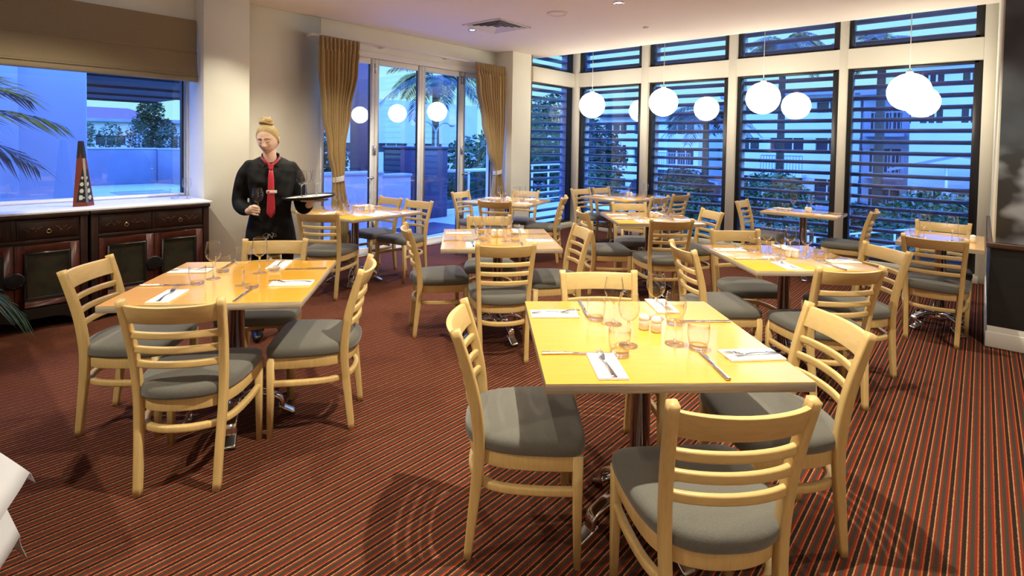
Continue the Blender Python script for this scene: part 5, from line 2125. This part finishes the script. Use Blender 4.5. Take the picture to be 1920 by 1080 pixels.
def waitress():
    t = empty('person', (1.75, 3.95, 0), math.radians(-23.9),
              'waitress in black shirt and red tie looking down, holding a wine glass and a tray', 'person')
    # ---- skin: head, neck, hands and core of the body, one mesh
    m = MB()
    limb(m, [(0.012, 0.012, 1.24, 0.052), (0.008, 0.012, 1.30, 0.047), (0.0, 0.004, 1.40, 0.047)])
    stack(m, [(0.01, 0.02, 0.80, 0.13, 0.085), (0.01, 0.02, 1.0, 0.105, 0.075), (0.012, 0.015, 1.15, 0.12, 0.085), (0.015, 0.02, 1.24, 0.11, 0.055), (0.015, 0.02, 1.285, 0.06, 0.045)])
    limb(m, [(-0.125, 0.02, 1.24, 0.030), (-0.188, 0.036, 1.02, 0.032), (-0.140, -0.10, 0.962, 0.027), (-0.125, -0.135, 0.958, 0.025)])
    limb(m, [(0.160, 0.02, 1.23, 0.030), (0.222, 0.036, 0.975, 0.032), (0.258, -0.10, 0.975, 0.027), (0.272, -0.14, 0.992, 0.025)])
    for s in (-1, 1):
        limb(m, [(0.01 + s * 0.075, 0.02, 0.82, 0.075), (0.01 + s * 0.08, 0.02, 0.45, 0.05), (0.01 + s * 0.085, 0.03, 0.09, 0.034)])
    body_v, body_f = fuse(m, 0.009, 4)
    # right hand (picture left) closing on the stem of the glass
    m = MB()
    S = Vector((-0.073, -0.172, 0.978))           # point of the stem held
    m.ball((-0.112, -0.150, 0.968), (0.026, 0.030, 0.034), 14, 10, mat=Matrix.Rotation(0.5, 3, 'Z'))
    limb(m, [(-0.127, -0.130, 0.958, 0.024), (-0.115, -0.148, 0.966, 0.024)])
    for k, (dz, r, l) in enumerate(((0.022, 0.0083, 1.0), (0.006, 0.0086, 1.05), (-0.011, 0.0083, 1.0), (-0.029, 0.0073, 0.86))):
        b = Vector((-0.104, -0.172, 0.972 + dz))
        finger(m, [b, b + Vector((0.016 * l, -0.017, -0.003)), b + Vector((0.034 * l, -0.020, -0.006)), b + Vector((0.043 * l, -0.008, -0.010))], r)
    finger(m, [(-0.118, -0.140, 0.982), (-0.100, -0.138, 0.996), (-0.082, -0.150, 0.994), (-0.070, -0.160, 0.990)], 0.0095)
    hr_v, hr_f = fuse(m, 0.0036, 3, 0.4)
    # left hand flat under the tray
    m = MB()
    tz = 1.043
    m.ball((0.285, -0.168, tz - 0.020), (0.040, 0.040, 0.016), 14, 10)
    limb(m, [(0.270, -0.135, 0.990, 0.026), (0.279, -0.155, 1.016, 0.022)])
    for k, (a, l, r) in enumerate(((-0.55, 0.068, 0.0080), (-0.22, 0.080, 0.0086), (0.10, 0.082, 0.0086), (0.42, 0.074, 0.0082))):
        b = Vector((0.285, -0.168, tz - 0.016)) + Vector((0.034 * math.cos(a - 0.35), 0.034 * math.sin(a - 0.35), 0))
        d = Vector((math.cos(a - 0.35), math.sin(a - 0.35), 0))
        finger(m, [b, b + d * l * 0.45 + Vector((0, 0, -0.002)), b + d * l * 0.8 + Vector((0, 0, 0.001)), b + d * l + Vector((0, 0, 0.004))], r)
    finger(m, [(0.262, -0.180, tz - 0.020), (0.240, -0.200, tz - 0.017), (0.222, -0.212, tz - 0.014), (0.210, -0.216, tz - 0.013)], 0.0095)
    hl_v, hl_f = fuse(m, 0.0036, 3, 0.4)
    m = MB()
    for v_, f_ in ((body_v, body_f), (hr_v, hr_f), (hl_v, hl_f)):
        m.add(v_, f_, 0, True)
    nu, nv = 128, 144
    hv = [HEAD_M @ head_point(i / nu, 2 * PI * j / nv) for i in range(nu + 1) for j in range(nv)]
    hf, hm = [], []
    for i in range(nu):
        for j in range(nv):
            jj = (j + 1) % nv
            f = (i * nv + j, i * nv + jj, (i + 1) * nv + jj, (i + 1) * nv + j)
            p = head_point((i + 0.5) / nu, 2 * PI * (j + 0.5) / nv)
            q_ = 1 - (abs(p.x) / 0.0225) ** 2
            lip = p.y < -0.05 and q_ > 0 and -0.0625 - 0.0105 * q_ < p.z < -0.0615 + 0.0075 * q_ - 0.002 * g(p.x, 0, 0.005)
            hf.append(f)
            hm.append(1 if lip else 0)
    o0 = len(m.v)
    m.v += [tuple(v) for v in hv]
    for f, q in zip(hf, hm):
        m.f.append([i + o0 for i in f])
        m.mi.append(q)
        m.sm.append(True)
    for s in (1, -1):                                   # ears
        R = HEAD_M @ Matrix.Translation((s * 0.073, 0.012, -0.008)) @ Matrix.Rotation(s * 0.35, 4, 'Z')
        m.ball(R.translation, (0.007, 0.017, 0.029), 12, 10, mat=R.to_3x3())
    m.build('body', ['skin', 'lip'], t, weld=False)
    # ---- brows and lowered lashes
    for s in (1, -1):
        def face(x, z, off=0.0012):
            best = min((head_point(0.5 + 0.5 * q / 60, v) for q in range(-20, 40) for v in (x / 0.085,)), key=lambda p: abs(p.z - z))
            return HEAD_M @ (best + Vector((0, -off, 0)))
        m = MB()
        m.tube([face(s * x, z) for x, z in ((0.014, 0.0235), (0.024, 0.027), (0.036, 0.027), (0.047, 0.021))], lambda q: 0.0026 - 0.0014 * q, 6)
        m.build('eyebrow', 'brow', t)
        m = MB()
        m.tube([face(s * x, z, 0.0005) for x, z in ((0.017, 0.0005), (0.024, -0.0035), (0.033, -0.0045), (0.041, -0.0025), (0.046, 0.0015))], lambda q: 0.0012 + 0.0007 * math.sin(PI * q), 6)
        m.build('eyelashes', 'brow', t)
    # ---- hair drawn up into a bun
    m = MB()
    vs_, fs, keep = [], [], {}
    for i in range(nu + 1):
        for j in range(nv):
            v = 2 * PI * j / nv
            p = head_point(i / nu, v)
            vv = (v + PI) % (2 * PI) - PI
            line = 0.066 - 0.034 * min(1, abs(vv) / 0.95) ** 2.5 if abs(vv) < 0.95 else (0.032 - 0.115 * min(1, (abs(vv) - 0.95) / 1.0))
            k = max(0.0, min(1.0, (p.z - line) / 0.040))
            gr = -0.0025 + 0.0080 * k ** 0.7 + 0.0011 * math.sin(v * 38 + p.z * 40) * k
            vs_.append(HEAD_M @ head_point(i / nu, v, gr))
            keep[(i, j)] = p.z > line - 0.012
    for i in range(nu):
        for j in range(nv):
            if keep[(i, j)] or keep[(i + 1, j)]:
                jj = (j + 1) % nv
                fs.append((i * nv + j, i * nv + jj, (i + 1) * nv + jj, (i + 1) * nv + j))
    m.add(vs_, fs, 0, True)
    hair = m.build('hair', 'hair_blond', t, weld=False)
    m = MB()
    bc = HEAD_M @ Vector((0.0, 0.020, 0.128))
    m.ball(bc + Vector((0, 0, 0.002)), (0.045, 0.040, 0.031), 18, 12)
    for k in range(5):
        a = 2 * PI * k / 5
        ring = [bc + Vector(((0.043 - 0.005 * k) * math.cos(q + a), (0.038 - 0.005 * k) * math.sin(q + a), -0.010 + 0.008 * k + 0.007 * math.sin(2 * q + a))) for q in [2 * PI * e / 20 for e in range(20)]]
        m.tube(ring, 0.0085, 8, closed=True)
    m.build('bun', 'hair_blond', hair, weld=False)
    # ---- shirt
    m = MB()
    stack(m, [(0.015, 0.02, 0.70, 0.178, 0.128), (0.012, 0.02, 0.80, 0.166, 0.122), (0.012, 0.02, 0.94, 0.138, 0.105), (0.014, 0.015, 1.06, 0.146, 0.112), (0.015, 0.010, 1.16, 0.160, 0.120),
              (0.014, 0.016, 1.235, 0.166, 0.098), (0.012, 0.022, 1.29, 0.160, 0.066), (0.010, 0.034, 1.320, 0.112, 0.046), (0.008, 0.044, 1.345, 0.062, 0.034)])
    limb(m, [(-0.128, 0.024, 1.272, 0.046), (-0.172, 0.028, 1.19, 0.050), (-0.196, 0.040, 1.02, 0.053), (-0.172, -0.03, 0.968, 0.048), (-0.142, -0.095, 0.958, 0.038)])
    limb(m, [(0.154, 0.024, 1.262, 0.046), (0.200, 0.028, 1.17, 0.050), (0.225, 0.040, 0.985, 0.053), (0.242, -0.03, 0.955, 0.048), (0.262, -0.105, 0.975, 0.038)])
    v_, f_ = fuse(m, 0.008, 5)
    rr = random.Random(5)
    for v in v_:                                        # soft creases
        v += Vector((0, 0.003 * math.sin(v.z * 60 + v.x * 35) + 0.002 * math.sin(v.x * 90 - v.z * 40), 0.0)) * (1 if v.z < 1.24 else 0.3)
    m = MB()
    m.add(v_, f_, 0, True)
    shirt = m.build('shirt', 'shirt_black', t, weld=False)
    for s in (1, -1):                                   # collar wings
        m = MB()
        ring = []
        for k in range(9):
            a = math.radians(8 + 150 * k / 8)
            ring.append((0.010 + s * 0.066 * math.sin(a), 0.012 - 0.064 * math.cos(a), 1.285 + 0.052 * math.sin(PI / 2 * k / 8)))
        up_ = [(0.010 + (x - 0.010) * 0.90, 0.012 + (y - 0.012) * 0.90, z + 0.006 + 0.028 * min(1, k / 3.5)) for k, (x, y, z) in enumerate(ring)]
        tip = [(0.012 + s * 0.052, -0.088, 1.262)]
        vs_ = ring + up_
        n = 9
        m.add(vs_ + tip, [(i, i + 1, n + i + 1, n + i) for i in range(n - 1)] + [(0, 2 * n, 1)], 0, True)
        o = m.build('collar', 'shirt_black', shirt)
        md = o.modifiers.new('thick', 'SOLIDIFY')
        md.thickness = 0.005
        md.offset = 0
    # ---- trousers and shoes
    m = MB()
    stack(m, [(0.012, 0.02, 0.62, 0.172, 0.118), (0.012, 0.02, 0.72, 0.172, 0.122), (0.012, 0.02, 0.86, 0.142, 0.105)])
    for s in (-1, 1):
        limb(m, [(0.012 + s * 0.085, 0.02, 0.74, 0.088), (0.012 + s * 0.085, 0.02, 0.45, 0.068), (0.012 + s * 0.088, 0.03, 0.07, 0.055)])
    v_, f_ = fuse(m, 0.012, 4)
    m = MB()
    m.add(v_, f_, 0, True)
    m.build('trousers', 'trousers_black', t, weld=False)
    for s in (-1, 1):
        m = MB()
        m.ball((0.012 + s * 0.088, -0.035, 0.036), (0.042, 0.115, 0.036), 16, 10)
        m.build('shoe', 'shoe_black', t)
    # ---- tie
    m = MB()
    def ribbon(pts, mm, th=0.004):
        vs_, fs = [], []
        for x, y, z, w in pts:
            vs_ += [(x - w, y, z), (x, y - 0.003, z), (x + w, y, z), (x + w, y + th, z), (x - w, y + th, z)]
        for i in range(len(pts) - 1):
            for k in range(5):
                j = (k + 1) % 5
                fs.append((i * 5 + k, i * 5 + j, i * 5 + 5 + j, i * 5 + 5 + k))
        n = len(pts) - 1
        fs += [(4, 3, 2, 1, 0), tuple(n * 5 + k for k in range(5))]
        mm.add(vs_, fs, 0, False)
    ribbon([(0.012, -0.090, 1.262, 0.010), (0.013, -0.108, 1.235, 0.0155), (0.013, -0.124, 1.18, 0.020), (0.013, -0.126, 1.10, 0.0225), (0.013, -0.122, 1.02, 0.026),
            (0.013, -0.116, 0.945, 0.029), (0.013, -0.116, 0.930, 0.027), (0.013, -0.116, 0.902, 0.001)], m)
    m.sm = [True] * len(m.sm)
    tie = m.build('tie', 'tie_red', t, weld=False)
    m = MB()
    m.sweep(smoothpath([(0.012, -0.092, 1.290), (0.012, -0.096, 1.272), (0.012, -0.104, 1.250)], 4), lambda q: rprof(0.019 - 0.006 * q, 0.044 - 0.020 * q, 0.42, 4), up=(1, 0, 0))
    m.build('knot', 'tie_red', tie, bevel=0.0)
    for s in (1, -1):
        m = MB()
        m.sweep(smoothpath([(0.012 + s * 0.006, -0.086, 1.280), (0.012 + s * 0.036, -0.080, 1.305), (0.010 + s * 0.064, -0.040, 1.336)], 4), rprof(0.005, 0.022, 0.3), up=(0, -0.6, 1))
        m.build('neck_band', 'tie_red', tie)
    # ---- name badge and apron monogram
    m = MB()
    m.box(-0.018, 0.052, -0.134, -0.130, 1.081, 1.103)
    b = m.build('name_badge', 'badge_white', t, bevel=0.002)
    b['label'] = 'white name badge with red oval'
    m = MB()
    m.lathe([(0.0, 0.0), (1.0, 0.0), (1.0, 0.0012), (0.0, 0.0012)], 20)
    m.v = [(v[0] * 0.0095 - 0.004, -v[2] - 0.134, v[1] * 0.0062 + 1.092) for v in m.v]
    m.build('badge_oval', 'badge_red', b)
    fc = bpy.data.curves.new('monogram', 'FONT')
    fc.body = 'JN'
    fc.size = 0.050
    fc.extrude = 0.0012
    fc.shear = 0.25
    fc.space_character = 0.82
    fc.align_x = 'CENTER'
    fo = bpy.data.objects.new('monogram_tmp', fc)
    C.objects.link(fo)
    dg = bpy.context.evaluated_depsgraph_get()
    dg.update()
    me = bpy.data.meshes.new_from_object(fo.evaluated_get(dg))
    bpy.data.objects.remove(fo)
    m = MB()
    m.add([(v.co.x, v.co.y, v.co.z) for v in me.vertices], [tuple(p.vertices) for p in me.polygons])
    bpy.data.meshes.remove(me)
    for s, ph in ((1, 0.0), (-1, 0.4)):
        m.tube(smoothpath([(s * 0.012, 0.040, 0), (s * 0.030, 0.034, 0), (s * 0.045, 0.020, 0), (s * 0.036, 0.012, 0), (s * 0.024, 0.020, 0)], 4), 0.0011, 5)
    m.v = [(v[0] + 0.004, -v[2] - 0.1085, v[1] + 0.752) for v in m.v]
    o = m.build('monogram', 'logo_white', t, weld=False)
    o.location = (0, -0.004, 0)
    o['label'] = 'white JN monogram'


waitress()


def to_world(x, y, z):
    a = math.radians(-23.9)
    return (1.75 + x * math.cos(a) - y * math.sin(a), 3.95 + x * math.sin(a) + y * math.cos(a), z)


def tray():
    c = to_world(0.270, -0.172, 1.043)
    t = empty('serving_tray', c, 0, 'round black serving tray with white lining held by the waitress', 'tray')
    m = MB()
    m.lathe([(0.0, 0.0), (0.165, 0.0), (0.180, 0.006), (0.186, 0.020), (0.182, 0.021), (0.174, 0.008), (0.16, 0.006), (0.0, 0.006)], 48)
    m.build('tray_body', 'tray_black', t)
    m = MB()
    m.lathe([(0.0, 0.0065), (0.166, 0.0065), (0.170, 0.011), (0.165, 0.012), (0.0, 0.0105)], 48)
    m.build('lining', 'napkin_white', t)
    tl = math.radians(-3.6)
    t.rotation_euler = Euler((math.radians(-1.6), tl, math.radians(-23.9)), 'XYZ')
    for x, y, w in ((0.215, -0.20, 'left of three'), (0.250, -0.115, 'middle of three'), (0.320, -0.16, 'right of three')):
        p = to_world(x, y, 1.043 + 0.0112 + (x - 0.270) * 0.063 - (y + 0.172) * 0.028)
        WG.place(p, 0.0, 'clear wine glass standing on the held black tray, %s' % w, 'wine glasses on the tables')
    p = to_world(-0.073, -0.176, 0.932)
    WG.place(p, 0.0, "clear wine glass held by its stem in the waitress's right hand", 'wine glasses on the tables')


tray()
